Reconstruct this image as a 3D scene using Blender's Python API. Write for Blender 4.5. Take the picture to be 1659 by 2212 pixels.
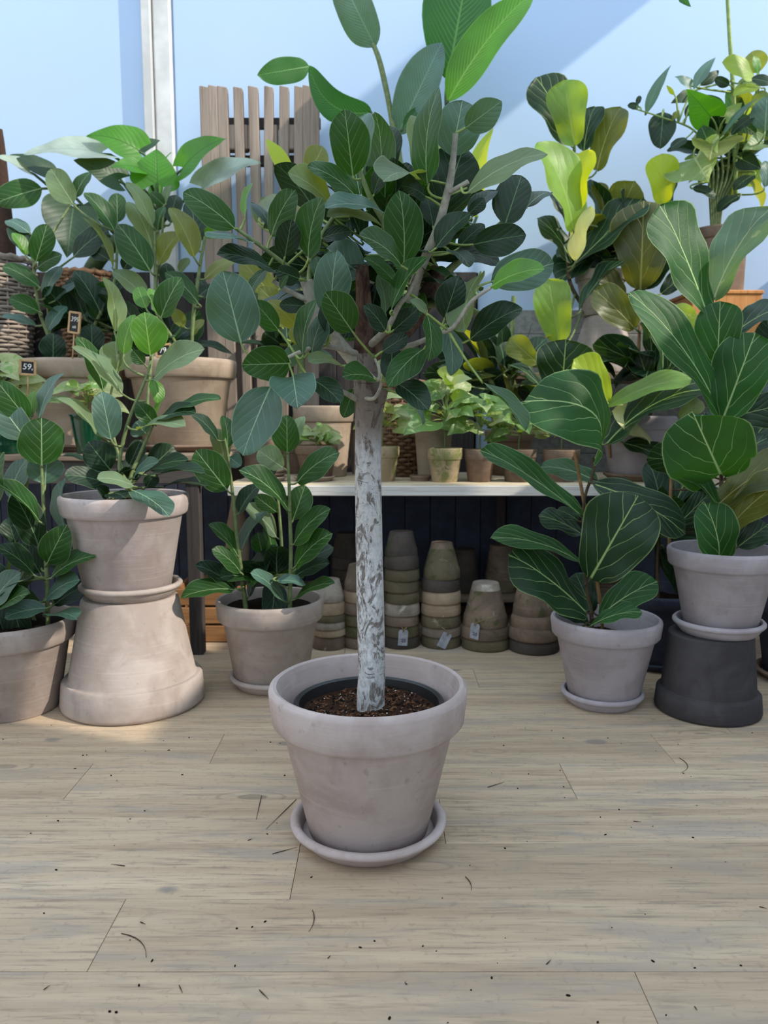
import bpy, bmesh, math, random
import numpy as np
from mathutils import Vector, Matrix

# ------------------------------------------------------------------ camera, world, sun, exposure
scene = bpy.context.scene
for o in list(bpy.data.objects):
    bpy.data.objects.remove(o)
COL = scene.collection
F_PX, PITCH, CAM_Z = 1680.0, math.radians(6.82), 0.8956
cam = bpy.data.cameras.new('camera')
cam.sensor_fit = 'VERTICAL'
cam.sensor_height = 36.0
cam.lens = F_PX / 2212.0 * 36.0
cam.dof.use_dof = True
cam.dof.focus_distance = 1.62
cam.dof.aperture_fstop = 5.6
cam_o = bpy.data.objects.new('camera', cam)
COL.objects.link(cam_o)
cam_o.location = (0, 0, CAM_Z)
cam_o.rotation_euler = (math.radians(90) - PITCH, 0, 0)
scene.camera = cam_o

world = bpy.data.worlds.new('sky')
scene.world = world
world.use_nodes = True
bgn = world.node_tree.nodes['Background']
bgn.inputs[0].default_value = (0.70, 0.84, 1.0, 1)
bgn.inputs[1].default_value = 1.85

sun = bpy.data.lights.new('sun', 'SUN')
sun.energy = 4.6
sun.angle = math.radians(0.8)
sun.color = (1.0, 0.91, 0.78)
sun_o = bpy.data.objects.new('sun', sun)
COL.objects.link(sun_o)
sun_o.rotation_euler = Vector((-0.80, 0.30, -0.62)).to_track_quat('-Z', 'Y').to_euler()

scene.view_settings.view_transform = 'Standard'
scene.view_settings.look = 'None'
scene.view_settings.exposure = 0.0
scene.view_settings.gamma = 1.0
scene.view_settings.use_curve_mapping = False

R_ = random.Random(7)
CAMV = Vector((0, 0, CAM_Z))
CP, SP = math.cos(PITCH), math.sin(PITCH)

def P(px, py, Y):
    """world point at distance Y in front of the photographer, seen along a measured direction"""
    x = (px - 829.5) / F_PX
    y = -(py - 1106.0) / F_PX
    d = Vector((x, CP + y * SP, -SP + y * CP))
    return CAMV + d * (Y / d.y)

def ground(py, z=0.0):
    """distance at which a horizontal level z is met"""
    a = math.atan((py - 1106.0) / F_PX) + PITCH
    return (CAM_Z - z) / math.tan(a)

def px2x(px, Y, z):
    depth = Y * CP + (CAM_Z - z) * SP
    return (px - 829.5) / F_PX * depth

# ------------------------------------------------------------------ helpers
def tag(o, label=None, cat=None, group=None, kind=None):
    if label: o['label'] = label
    if cat: o['category'] = cat
    if group: o['group'] = group
    if kind: o['kind'] = kind
    return o

def link(name, me, parent=None, loc=(0, 0, 0), rot=(0, 0, 0)):
    o = bpy.data.objects.new(name, me)
    COL.objects.link(o)
    o.parent = parent
    o.location = loc
    o.rotation_euler = rot
    return o

def thing(name, label, cat, loc=(0, 0, 0), rot=(0, 0, 0), group=None):
    return tag(link(name, None, None, loc, rot), label, cat, group)

def mesh_from(verts, faces, mat, smooth=True, uvs=None, sharp=None, edge=None):
    me = bpy.data.meshes.new('m')
    me.from_pydata([tuple(v) for v in verts], [], faces)
    if smooth:
        me.polygons.foreach_set('use_smooth', [True] * len(me.polygons))
        if sharp:
            me.set_sharp_from_angle(angle=math.radians(sharp))
    if uvs is not None:
        l = me.uv_layers.new(name='UVMap')
        idx = np.empty(len(me.loops), dtype=np.int32)
        me.loops.foreach_get('vertex_index', idx)
        l.data.foreach_set('uv', np.asarray(uvs, dtype=np.float32)[idx].ravel())
        if edge is not None:
            l2 = me.uv_layers.new(name='Edge')
            l2.data.foreach_set('uv', np.asarray(edge, dtype=np.float32)[idx].ravel())
    if mat: me.materials.append(mat)
    me.update()
    return me

def bm_mesh(bm, mat, smooth=False, sharp=None):
    me = bpy.data.meshes.new('m')
    bmesh.ops.recalc_face_normals(bm, faces=bm.faces)
    bm.to_mesh(me); bm.free()
    if smooth:
        me.polygons.foreach_set('use_smooth', [True] * len(me.polygons))
        if sharp: me.set_sharp_from_angle(angle=math.radians(sharp))
    if mat: me.materials.append(mat)
    return me

def box_bm(bm, sx, sy, sz, c=(0, 0, 0), bevel=0.0, rot=None):
    g = bmesh.ops.create_cube(bm, size=1.0)
    M = Matrix.Translation(c) @ (rot if rot else Matrix.Identity(4)) @ Matrix.Diagonal((sx, sy, sz, 1))
    bmesh.ops.transform(bm, matrix=M, verts=g['verts'])
    if bevel > 0:
        es = list({e for v in g['verts'] for e in v.link_edges})
        bmesh.ops.bevel(bm, geom=es, offset=bevel, segments=1, affect='EDGES')

def box(name, mat, sx, sy, sz, parent=None, loc=(0, 0, 0), rot=(0, 0, 0), bevel=0.003):
    bm = bmesh.new()
    box_bm(bm, sx, sy, sz, bevel=bevel)
    return link(name, bm_mesh(bm, mat), parent, loc, rot)

def lathe(prof, mat, seg=56, sharp=38, wob=0.0):
    verts, faces = [], []
    n = len(prof)
    ring = []
    for r, z in prof:
        if r < 1e-6:
            ring.append([len(verts)]); verts.append((0, 0, z))
        else:
            s = len(verts)
            for i in range(seg):
                a = 2 * math.pi * i / seg
                rr = r * (1 + wob * math.sin(3 * a + z * 9))
                verts.append((rr * math.cos(a), rr * math.sin(a), z))
            ring.append(list(range(s, s + seg)))
    for k in range(n - 1):
        A, B = ring[k], ring[k + 1]
        for i in range(seg):
            j = (i + 1) % seg
            if len(A) == 1 and len(B) > 1: faces.append((A[0], B[j], B[i]))
            elif len(B) == 1 and len(A) > 1: faces.append((A[i], A[j], B[0]))
            elif len(A) > 1: faces.append((A[i], A[j], B[j], B[i]))
    return mesh_from(verts, faces, mat, True, sharp=sharp)

def tube_data(pts, rads, sides=8, cap=True):
    pts = [Vector(p) for p in pts]
    n = len(pts)
    if not hasattr(rads, '__len__'): rads = [rads] * n
    verts, faces = [], []
    ref = None
    for i, p in enumerate(pts):
        t = (pts[min(i + 1, n - 1)] - pts[max(i - 1, 0)])
        if t.length < 1e-9: t = Vector((0, 0, 1))
        t.normalize()
        if ref is None:
            ref = t.orthogonal().normalized()
        ref = (ref - t * ref.dot(t))
        if ref.length < 1e-6: ref = t.orthogonal()
        ref.normalize()
        b = t.cross(ref)
        for k in range(sides):
            a = 2 * math.pi * k / sides
            verts.append(p + (ref * math.cos(a) + b * math.sin(a)) * rads[i])
    for i in range(n - 1):
        for k in range(sides):
            k2 = (k + 1) % sides
            faces.append((i * sides + k, i * sides + k2, (i + 1) * sides + k2, (i + 1) * sides + k))
    if cap:
        faces.append(tuple(reversed(range(sides))))
        faces.append(tuple(range((n - 1) * sides, n * sides)))
    return verts, faces

def catmull(pts, sub=5):
    """smooth a list of tuples (any dimension)"""
    P_ = [np.array(p, float) for p in pts]
    if len(P_) < 3 and len(P_) == 2:
        return [tuple(P_[0] + (P_[1] - P_[0]) * k / sub) for k in range(sub + 1)]
    out = []
    for i in range(len(P_) - 1):
        p0 = P_[max(i - 1, 0)]; p1 = P_[i]; p2 = P_[i + 1]; p3 = P_[min(i + 2, len(P_) - 1)]
        for k in range(sub):
            t = k / sub
            out.append(tuple(0.5 * ((2 * p1) + (-p0 + p2) * t + (2 * p0 - 5 * p1 + 4 * p2 - p3) * t * t + (-p0 + 3 * p1 - 3 * p2 + p3) * t ** 3)))
    out.append(tuple(P_[-1]))
    return out

# ------------------------------------------------------------------ materials
def lin(c):
    return tuple(((x / 255.0) / 12.92 if x / 255.0 <= 0.04045 else ((x / 255.0 + 0.055) / 1.055) ** 2.4) for x in c) + (1.0,)

class NT:
    def __init__(s, name):
        s.m = bpy.data.materials.new(name); s.m.use_nodes = True
        s.t = s.m.node_tree
        s.t.nodes.clear()
        s.out = s.t.nodes.new('ShaderNodeOutputMaterial')
    def n(s, typ, ins=None, **kw):
        nd = s.t.nodes.new(typ)
        for k, v in kw.items(): setattr(nd, k, v)
        for k, v in (ins or {}).items():
            if hasattr(v, 'is_linked') or isinstance(v, bpy.types.NodeSocket): s.t.links.new(v, nd.inputs[k])
            else: nd.inputs[k].default_value = v
        return nd
    def math(s, op, a, b=0.0, c=None):
        d = {0: a, 1: b}
        if c is not None: d[2] = c
        return s.n('ShaderNodeMath', d, operation=op).outputs[0]
    def mix(s, f, a, b):
        nd = s.t.nodes.new('ShaderNodeMix'); nd.data_type = 'RGBA'
        for i, v in ((0, f), (6, a), (7, b)):
            if isinstance(v, bpy.types.NodeSocket): s.t.links.new(v, nd.inputs[i])
            else: nd.inputs[i].default_value = v
        return nd.outputs[2]
    def coords(s, scale=(1, 1, 1), rnd=20.0, kind='Object'):
        tc = s.n('ShaderNodeTexCoord')
        oi = s.n('ShaderNodeObjectInfo')
        off = s.math('MULTIPLY', oi.outputs['Random'], rnd)
        add = s.n('ShaderNodeVectorMath', {0: tc.outputs[kind], 1: off}, operation='ADD')
        mp = s.n('ShaderNodeMapping', {'Vector': add.outputs[0], 'Scale': scale})
        return mp.outputs[0]
    def noise(s, vec, scale, detail=4, rough=0.55, dist=0.0):
        return s.n('ShaderNodeTexNoise', {'Vector': vec, 'Scale': scale, 'Detail': detail, 'Roughness': rough, 'Distortion': dist}).outputs[0]
    def ramp(s, fac, stops):
        r = s.n('ShaderNodeValToRGB', {0: fac})
        e = r.color_ramp.elements
        e[0].position, e[0].color = stops[0]
        e[1].position, e[1].color = stops[-1]
        for p, c in stops[1:-1]:
            x = e.new(p); x.color = c
        return r.outputs[0]
    def sm(s, v, lo, hi):
        nd = s.n('ShaderNodeMapRange', {0: v, 1: lo, 2: hi, 3: 0.0, 4: 1.0}, interpolation_type='SMOOTHSTEP')
        return nd.outputs[0]
    def bsdf(s, col, rough=0.6, spec=0.4, bump=None, bstr=0.2, bdist=0.002, metal=0.0):
        d = {'Base Color': col, 'Roughness': rough, 'Specular IOR Level': spec, 'Metallic': metal}
        if bump is not None:
            b = s.n('ShaderNodeBump', {'Strength': bstr, 'Distance': bdist, 'Height': bump})
            d['Normal'] = b.outputs[0]
        p = s.n('ShaderNodeBsdfPrincipled', d)
        s.t.links.new(p.outputs[0], s.out.inputs[0])
        return p

def clay(name, a, b, c=None, moss=None, rough=0.9):
    t = NT(name)
    v = t.coords()
    n1 = t.noise(v, 7.0, 5, 0.6, 0.4)
    n2 = t.noise(v, 38.0, 4, 0.6)
    col = t.mix(t.sm(n1, 0.36, 0.66), lin(a), lin(b))
    if c: col = t.mix(t.math('MULTIPLY', t.sm(t.noise(v, 13.0, 6, 0.65, 0.8), 0.50, 0.74), 0.40), col, lin(c))
    # horizontal wheel marks
    w = t.coords((3, 3, 90))
    n3 = t.noise(w, 1.6, 3, 0.5)
    col = t.mix(t.math('MULTIPLY', t.sm(n3, 0.55, 0.75), 0.22), col, lin(tuple(min(255, int(x * 1.16)) for x in b)))
    col = t.mix(t.math('MULTIPLY', t.sm(n2, 0.62, 0.72), 0.3), col, lin(tuple(int(x * 0.72) for x in a)))
    if moss:
        for (mc, lo, hi, sc) in moss:
            col = t.mix(t.sm(t.noise(v, sc, 5, 0.62, 0.7), lo, hi), col, lin(mc))
    h = t.math('ADD', t.math('MULTIPLY', n2, 0.5), n3)
    t.bsdf(col, rough, 0.25, h, 0.25, 0.0015)
    return t.m

M = {}
M['pot_lilac'] = clay('terracotta_grey_lilac', (166, 152, 148), (184, 172, 170), (152, 134, 126))
M['pot_warm'] = clay('terracotta_warm_grey', (152, 139, 131), (170, 158, 151), (130, 112, 101))
M['pot_cool'] = clay('terracotta_cool_grey', (154, 146, 150), (170, 163, 168), (140, 128, 126))
M['pot_dark'] = clay('terracotta_charcoal', (58, 55, 57), (72, 69, 71), (48, 43, 42))
M['pot_navy'] = clay('clay_slate_blue', (50, 54, 68), (66, 70, 86), (44, 44, 54))
M['pot_tan'] = clay('terracotta_tan', (148, 130, 112), (168, 150, 132), (120, 100, 84))
M['pot_brown'] = clay('terracotta_old_brown', (112, 92, 78), (132, 112, 96), (84, 68, 56))
M['pot_orange'] = clay('terracotta_orange', (176, 112, 66), (196, 132, 84), (140, 88, 54))
MO = (72, 74, 46)
M['old_a'] = clay('aged_clay_brown', (96, 82, 70), (126, 108, 92), (70, 60, 50), [(MO, 0.56, 0.7, 9), ((150, 140, 126), 0.62, 0.74, 13)])
M['old_b'] = clay('aged_clay_mossy', (88, 80, 62), (104, 94, 74), (64, 58, 44), [(MO, 0.50, 0.64, 12), ((140, 134, 116), 0.62, 0.72, 16)])
M['old_c'] = clay('aged_clay_chalky', (118, 106, 94), (156, 146, 134), (88, 74, 62), [((196, 190, 178), 0.55, 0.68, 10), (MO, 0.64, 0.74, 12)])
M['old_d'] = clay('aged_clay_dark', (62, 56, 52), (80, 72, 66), (48, 44, 40), [((60, 62, 42), 0.55, 0.68, 9)])
M['old_e'] = clay('aged_clay_sandy', (140, 120, 98), (164, 146, 122), (104, 84, 66), [((182, 170, 150), 0.6, 0.7, 10)])
M['mossy_tan'] = clay('mossy_tan_clay', (158, 140, 112), (172, 154, 128), (132, 112, 88), [((126, 128, 82), 0.48, 0.6, 14), ((92, 98, 50), 0.6, 0.7, 22)])

def leafmat(name, base, vein, dark=None, trans=0.28, rough=0.44, lat=5.4, slope=0.62, vs=1.0, spec=0.45, blotch=None, tcol=None, jit=0.25, quilt=0.5, bd=0.002, va=0.85, wig=0.3, ms=1.0):
    """leaf blade: pale midrib and side veins laid out along the blade's own length and width"""
    t = NT(name)
    uv = t.n('ShaderNodeUVMap', uv_map='UVMap')
    sx = t.n('ShaderNodeSeparateXYZ', {0: uv.outputs[0]})
    U = t.math('ABSOLUTE', t.math('SUBTRACT', sx.outputs[0], 0.5))      # 0 at midrib .. 0.5 margin (true width)
    V = sx.outputs[1]
    taper = t.math('SUBTRACT', 1.25, t.math('MULTIPLY', V, 0.85))
    mid = t.math('SUBTRACT', 1.0, t.sm(t.math('DIVIDE', U, taper), 0.007 * vs * ms, 0.021 * vs * ms))
    uv2 = t.n('ShaderNodeUVMap', uv_map='Edge')
    ed = t.sm(t.n('ShaderNodeSeparateXYZ', {0: uv2.outputs[0]}).outputs[0], 0.955, 0.99)
    q = t.math('SUBTRACT', V, t.math('MULTIPLY', t.math('POWER', U, 0.85), slope * 1.1))
    q = t.math('SUBTRACT', q, t.math('MULTIPLY', t.math('MULTIPLY', U, U), slope * 1.5))
    side = t.math('SIGN', t.math('SUBTRACT', sx.outputs[0], 0.5))
    vw = t.coords((1, 1, 1), 30.0)
    wg = t.math('MULTIPLY', t.math('SUBTRACT', t.noise(vw, 12.0, 2, 0.5), 0.5), wig * 1.6)
    q = t.math('ADD', t.math('MULTIPLY', q, lat), t.math('ADD', t.math('MULTIPLY', side, 0.16), wg))
    fr = t.math('ABSOLUTE', t.math('SUBTRACT', t.math('FRACT', q), 0.5))
    wid = t.math('MULTIPLY', t.math('SUBTRACT', 0.60, U), 0.075 * vs * lat / 7.0)
    latm = t.math('SUBTRACT', 1.0, t.sm(t.math('DIVIDE', fr, wid), 0.45, 1.2))
    # the side veins fade at the margin
    latm = t.math('MULTIPLY', latm, t.math('SUBTRACT', 1.0, t.sm(U, 0.30, 0.47)))
    vm = t.math('MAXIMUM', mid, t.math('MULTIPLY', latm, 0.62))
    vm = t.math('MAXIMUM', vm, t.math('MULTIPLY', ed, 0.5))
    v = t.coords((1, 1, 1), 30.0)
    n1 = t.noise(v, 9.0, 3, 0.5)
    oi = t.n('ShaderNodeObjectInfo')
    dk = dark or tuple(int(x * 0.72) for x in base)
    col = t.mix(t.sm(n1, 0.3, 0.7), lin(dk), lin(base))
    col = t.mix(t.math('MULTIPLY', oi.outputs['Random'], jit), col, lin(tuple(min(255, int(x * 1.12 + 6)) for x in base)))
    if blotch:
        col = t.mix(t.sm(t.noise(v, blotch[3], 5, 0.6, 0.8), blotch[1], blotch[2]), col, lin(blotch[0]))
    col = t.mix(t.math('MULTIPLY', vm, va), col, lin(vein))
    fine = t.noise(v, 160.0, 2, 0.5)
    hgt = t.math('ADD', t.math('MULTIPLY', vm, -0.5), t.math('ADD', t.math('MULTIPLY', fine, 0.2), t.math('MULTIPLY', t.math('POWER', fr, 0.6), quilt)))
    b = t.n('ShaderNodeBump', {'Strength': 0.6, 'Distance': bd, 'Height': hgt})
    p = t.n('ShaderNodeBsdfPrincipled', {'Base Color': col, 'Roughness': rough, 'Specular IOR Level': spec, 'Normal': b.outputs[0]})
    tc = tcol or (min(255, int(base[0] * 1.9 + 20)), min(255, int(base[1] * 1.7 + 20)), int(base[2] * 0.7))
    tcl = t.mix(t.math('MULTIPLY', vm, 0.5), lin(tc), lin(vein))
    tr = t.n('ShaderNodeBsdfTranslucent', {'Color': tcl})
    mx = t.n('ShaderNodeMixShader', {0: trans, 1: p.outputs[0], 2: tr.outputs[0]})
    t.t.links.new(mx.outputs[0], t.out.inputs[0])
    return t.m

VEIN = (150, 176, 128)
M['g'] = leafmat('fig_leaf_green', (34, 72, 28), VEIN, trans=0.2, spec=.32)
M['k'] = leafmat('fig_leaf_dark', (26, 50, 32), (112, 144, 104), trans=0.1, jit=.3, spec=.32)
M['b'] = leafmat('fig_leaf_bluish_sheen', (66, 98, 86), (150, 178, 146), trans=0.12, rough=0.46)  # blue-green blade with the sky's bluish sheen put into its colour
M['e'] = leafmat('fig_leaf_grey_underside', (98, 120, 94), (164, 178, 144), trans=0.22, rough=0.65, spec=0.25)
M['n'] = leafmat('fig_leaf_new_growth', (70, 122, 38), (160, 194, 104), trans=0.2)
M['y'] = leafmat('leaf_yellow_green', (126, 154, 50), (176, 194, 104), trans=0.3)
M['o'] = leafmat('leaf_olive', (104, 116, 56), (170, 174, 110), trans=0.3)
M['f'] = leafmat('fiddle_leaf_green', (38, 82, 40), (172, 200, 136), lat=3.9, slope=0.85, vs=1.5, quilt=.7, bd=.004, wig=.5, ms=.62, rough=0.55, trans=.2, spec=.3, va=1.0)
M['F'] = leafmat('fiddle_leaf_dark', (23, 52, 28), (150, 176, 110), lat=3.9, slope=0.85, vs=1.5, quilt=.7, bd=.004, wig=.5, ms=.62, trans=0.12, rough=0.46, spec=.35, va=1.0)
M['l'] = leafmat('fiddle_leaf_light_backlit', (112, 154, 72), (170, 196, 116), lat=3.9, slope=0.85, vs=1.4, quilt=.6, bd=.004, wig=.5, ms=.62, trans=0.4)  # brightness of backlit blades put into the base green
M['w'] = leafmat('fiddle_leaf_grey', (70, 100, 80), (160, 170, 126), lat=3.9, slope=0.85, vs=1.4, quilt=.6, bd=.004, wig=.5, ms=.62, rough=0.5, blotch=((150, 150, 110), 0.58, 0.66, 11))
M['Y'] = leafmat('fiddle_leaf_yellow_backlit', (150, 172, 46), (180, 196, 88), lat=3.9, slope=0.85, vs=1.4, quilt=.6, bd=.004, wig=.5, ms=.62, trans=0.35, dark=(146, 174, 40))  # yellow-green blade, glow of sun shining through put into its colour
M['O'] = leafmat('fiddle_leaf_brown_green', (78, 88, 42), (176, 168, 96), lat=3.9, slope=0.85, vs=1.4, quilt=.6, bd=.004, wig=.5, ms=.62, trans=0.28)
M['c'] = leafmat('fiddle_leaf_sunlit_cream', (196, 196, 150), (206, 206, 160), lat=3.9, slope=0.85, vs=1.4, quilt=.6, bd=.004, wig=.5, ms=.62, trans=0.3, rough=0.7, spec=0.2)  # cream of a sunlit underside put into the base colour
M['h'] = leafmat('philodendron_bright', (62, 122, 26), (44, 90, 20), lat=9.0, slope=0.5, vs=0.8, quilt=.5, bd=.003, trans=0.3)
M['H'] = leafmat('philodendron_dark', (36, 64, 42), (66, 94, 62), lat=9.0, slope=0.5, vs=0.7, trans=0.15, rough=0.45, spec=0.4)
M['s'] = leafmat('philodendron_silver', (152, 168, 158), (120, 144, 128), lat=9.0, slope=0.5, vs=0.8, trans=0.15, rough=0.45, spec=0.4)
M['t'] = leafmat('strelitzia_green', (34, 88, 38), (104, 154, 78), lat=22.0, slope=0.35, vs=1.1, trans=0.25, quilt=.25)
M['T'] = leafmat('strelitzia_slate', (74, 106, 104), (120, 154, 126), lat=22.0, slope=0.35, vs=1.1, quilt=.25, trans=0.2, rough=0.35)
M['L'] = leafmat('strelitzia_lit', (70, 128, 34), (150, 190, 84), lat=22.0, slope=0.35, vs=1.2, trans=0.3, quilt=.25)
M['p'] = leafmat('syngonium_pale', (150, 164, 114), (186, 196, 150), lat=6.0, slope=0.6, trans=0.18, blotch=((104, 142, 70), 0.56, 0.66, 30))
M['q'] = leafmat('syngonium_green', (92, 128, 64), (156, 178, 112), lat=6.0, slope=0.6, trans=0.18, blotch=((176, 196, 130), 0.55, 0.66, 26))
M['v'] = leafmat('variegated_leaf', (108, 136, 84), (176, 186, 130), trans=0.3, blotch=((196, 196, 150), 0.55, 0.64, 16))

def plain(name, c, rough=0.7, spec=0.3, n=None, metal=0.0):
    t = NT(name)
    v = t.coords()
    k = t.noise(v, n or 40.0, 4, 0.6)
    col = t.mix(t.sm(k, 0.35, 0.7), lin(tuple(int(x * 0.84) for x in c)), lin(c))
    t.bsdf(col, rough, spec, k, 0.15, 0.001, metal)
    return t.m
M['petiole'] = plain('petiole_pale_green', (146, 168, 92), 0.5)
M['petiole_dark'] = plain('petiole_dark_green', (70, 92, 56), 0.5)
M['stem'] = plain('young_stem', (118, 134, 86), 0.6, n=60)
M['stem_dark'] = plain('woody_brown_stem', (84, 72, 52), 0.8, n=60)
M['twig'] = plain('pale_grey_branch', (168, 164, 150), 0.8, n=70)
M['stub'] = plain('dark_brown_bark', (70, 50, 40), 0.9, n=50)
M['stake'] = plain('bamboo_stake', (150, 116, 76), 0.7, n=30)
M['black'] = plain('black_plastic', (30, 31, 34), 0.4, 0.5)
M['string'] = plain('jute_string', (150, 128, 92), 0.9)
M['tagcard'] = plain('grey_card', (168, 172, 182), 0.7)
M['ink'] = plain('ink', (60, 64, 84), 0.8)
M['chalk'] = plain('chalk_white', (236, 236, 230), 0.8)
M['slate'] = plain('chalkboard', (30, 30, 32), 0.6)
M['sign_wood'] = plain('sign_pine', (190, 156, 112), 0.7)
M['soil'] = plain('potting_soil', (58, 40, 30), 1.0, 0.1, n=240)
M['soil2'] = plain('dark_soil', (34, 27, 22), 1.0, 0.1, n=120)
M['perlite'] = plain('perlite', (226, 222, 214), 0.9)
M['fibre'] = plain('coir_fibre', (110, 74, 48), 0.9)
M['gravel'] = plain('pale_grit', (176, 164, 146), 0.9, n=200)
M['wicker'] = plain('brown_wicker', (126, 96, 72), 0.7, n=20)
M['wicker2'] = plain('grey_wicker', (164, 150, 138), 0.75, n=20)
M['glass'] = plain('green_glaze', (14, 62, 40), 0.12, 0.6)
M['white_paint'] = plain('white_paint', (222, 222, 220), 0.7, n=3)
M['grey_siding'] = plain('grey_siding', (150, 152, 148), 0.7)
M['slate_board'] = plain('slate_blue_board', (62, 69, 88), 0.75, n=12)

def bark():
    t = NT('white_flaking_bark')
    v = t.coords((1, 1, 0.55), 0.0)
    zz = t.n('ShaderNodeSeparateXYZ', {0: t.n('ShaderNodeTexCoord').outputs['Object']}).outputs[2]
    n1 = t.noise(v, 34.0, 10, 0.74, 0.9)
    n2 = t.noise(v, 130.0, 4, 0.65)
    wc = t.coords((14, 14, 110), 0.0)
    n3 = t.noise(wc, 2.0, 5, 0.65, 0.4)
    n4 = t.noise(v, 9.0, 5, 0.6, 0.3)
    base = t.mix(t.sm(n2, 0.35, 0.7), lin((164, 164, 164)), lin((208, 209, 210)))
    up = t.sm(t.math('ADD', zz, t.math('MULTIPLY', n4, 0.25)), 0.62, 0.74)       # bare brown bark nearer the crown
    brown = t.mix(n1, lin((84, 70, 60)), lin((140, 126, 115)))
    base = t.mix(t.math('MULTIPLY', t.sm(n2, 0.50, 0.62), t.math('MULTIPLY', t.sm(n4, .40, .58), .55)), base, lin((122, 112, 102)))
    col = t.mix(t.math('MULTIPLY', up, 0.92), base, brown)
    col = t.mix(t.math('MULTIPLY', t.sm(n1, 0.51, 0.58), .75), col, lin((104, 90, 78)))
    col = t.mix(t.math('MULTIPLY', t.math('MULTIPLY', t.sm(n3, 0.56, 0.66), t.sm(n4, 0.48, 0.60)), .8), col, lin((66, 54, 46)))
    h = t.math('SUBTRACT', t.math('MULTIPLY', n2, 0.5), t.math('MULTIPLY', t.sm(n1, 0.52, 0.62), 1.0))
    t.bsdf(col, 0.85, 0.2, h, 0.7, 0.003)
    return t.m
M['bark'] = bark()
def bark2():
    t = NT('red_brown_bark')
    v = t.coords((1, 1, .5), 0.0)
    n1 = t.noise(v, 30.0, 7, .65, .6)
    col = t.mix(t.sm(n1, .35, .68), lin((52, 36, 30)), lin((112, 88, 74)))
    t.bsdf(col, .9, .2, n1, .6, .004)
    return t.m
M['bark_brown'] = bark2()

def timber(name, a, b, c, ax=0, rough=0.75, sc=1.0, knots=True, jit=0.35, patch=None):
    t = NT(name)
    s = [26 * sc] * 3; s[ax] = 1.3 * sc
    v = t.coords(tuple(s), 40.0)
    n1 = t.noise(v, 1.0, 7, 0.62, 0.6)
    s2 = [150 * sc] * 3; s2[ax] = (9 if patch else 5) * sc
    v2 = t.coords(tuple(s2), 40.0)
    n2 = t.noise(v2, 1.0, 4, 0.6, 0.2)
    col = t.mix(t.sm(n1, 0.3, 0.7), lin(a), lin(b))
    col = t.mix(t.math('MULTIPLY', t.sm(n2, 0.50, 0.70), 0.62), col, lin(c))
    if patch:
        s4 = [15] * 3; s4[ax] = 2.6
        col = t.mix(t.math('MULTIPLY', t.sm(t.noise(t.coords(tuple(s4), 40.0), 1.0, 5, .6, .7), .50, .66), .6), col, lin(patch))
        col = t.mix(t.math('MULTIPLY', t.sm(t.noise(t.coords((1, 1, 1), 40.0), 70.0, 6, .7, .5), .55, .68), .35), col, lin(c))
        s5 = [9] * 3; s5[ax] = 5
        kd = t.n('ShaderNodeTexVoronoi', {'Vector': t.coords(tuple(s5), 40.0), 'Scale': .62, 'Randomness': 1.0}).outputs['Distance']
        col = t.mix(t.math('MULTIPLY', t.math('SUBTRACT', 1.0, t.sm(kd, .07, .12)), .75), col, lin((112, 110, 112)))
    if knots:
        s3 = [6.2 * sc] * 3; s3[ax] = 2.2 * sc
        v3 = t.coords(tuple(s3), 40.0)
        w = t.noise(v3, 2.2, 2, 0.5)
        vd = t.n('ShaderNodeTexVoronoi', {'Vector': v3, 'Scale': 0.8, 'Randomness': 1.0}).outputs['Distance']
        d = t.math('ADD', vd, t.math('MULTIPLY', w, 0.12))
        ringm = t.math('ABSOLUTE', t.math('SUBTRACT', t.math('FRACT', t.math('MULTIPLY', d, 15.0)), 0.5))
        near = t.math('SUBTRACT', 1.0, t.sm(d, 0.10, 0.36))
        col = t.mix(t.math('MULTIPLY', t.math('MULTIPLY', t.sm(ringm, 0.3, 0.5), near), 0.65), col, lin(c))
        col = t.mix(t.math('MULTIPLY', t.math('SUBTRACT', 1.0, t.sm(d, 0.10, 0.15)), 0.7), col, lin(tuple(int(x * 0.8) for x in c)))
    oi = t.n('ShaderNodeObjectInfo')
    col = t.mix(t.math('MULTIPLY', oi.outputs['Random'], jit), col, lin(tuple(int(x * 0.86) for x in a)))
    t.bsdf(col, rough, 0.3, t.math('ADD', n1, n2), 0.15, 0.001)
    return t.m
M['floor'] = timber('weathered_vinyl_plank', (174, 152, 127), (202, 181, 154), (118, 106, 96), 0, 0.55, jit=.45, patch=(156, 147, 138))
M['shelf_wood'] = timber('bleached_shelf_wood', (196, 178, 148), (218, 204, 178), (150, 128, 98), 0, 0.8, knots=False)
M['shelf_edge'] = timber('whitewashed_wood', (206, 202, 196), (226, 224, 220), (150, 142, 134), 0, 0.8, knots=False)
M['table_wood'] = timber('brown_bench_wood', (116, 100, 86), (150, 132, 114), (80, 66, 54), 0, 0.8)
M['dark_wood'] = timber('dark_grey_wood', (56, 52, 52), (74, 68, 66), (38, 34, 34), 2, 0.8)
M['dark_wood_x'] = timber('dark_grey_wood_beam', (70, 66, 66), (90, 84, 80), (44, 40, 40), 0, 0.8)
M['pallet'] = timber('weathered_pallet_wood', (136, 120, 108), (160, 145, 132), (96, 82, 72), 2, 0.85)
M['orange_wood'] = timber('orange_pine', (190, 124, 66), (208, 146, 86), (140, 84, 44), 2, 0.6)
M['crate_wood'] = timber('brown_crate_wood', (140, 100, 64), (166, 122, 80), (96, 66, 42), 0, 0.75)

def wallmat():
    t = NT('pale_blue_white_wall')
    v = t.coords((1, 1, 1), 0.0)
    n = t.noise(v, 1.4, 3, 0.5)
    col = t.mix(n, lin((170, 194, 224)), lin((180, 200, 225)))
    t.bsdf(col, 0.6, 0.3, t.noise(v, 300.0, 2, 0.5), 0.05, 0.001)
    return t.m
M['wall'] = wallmat()

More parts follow.
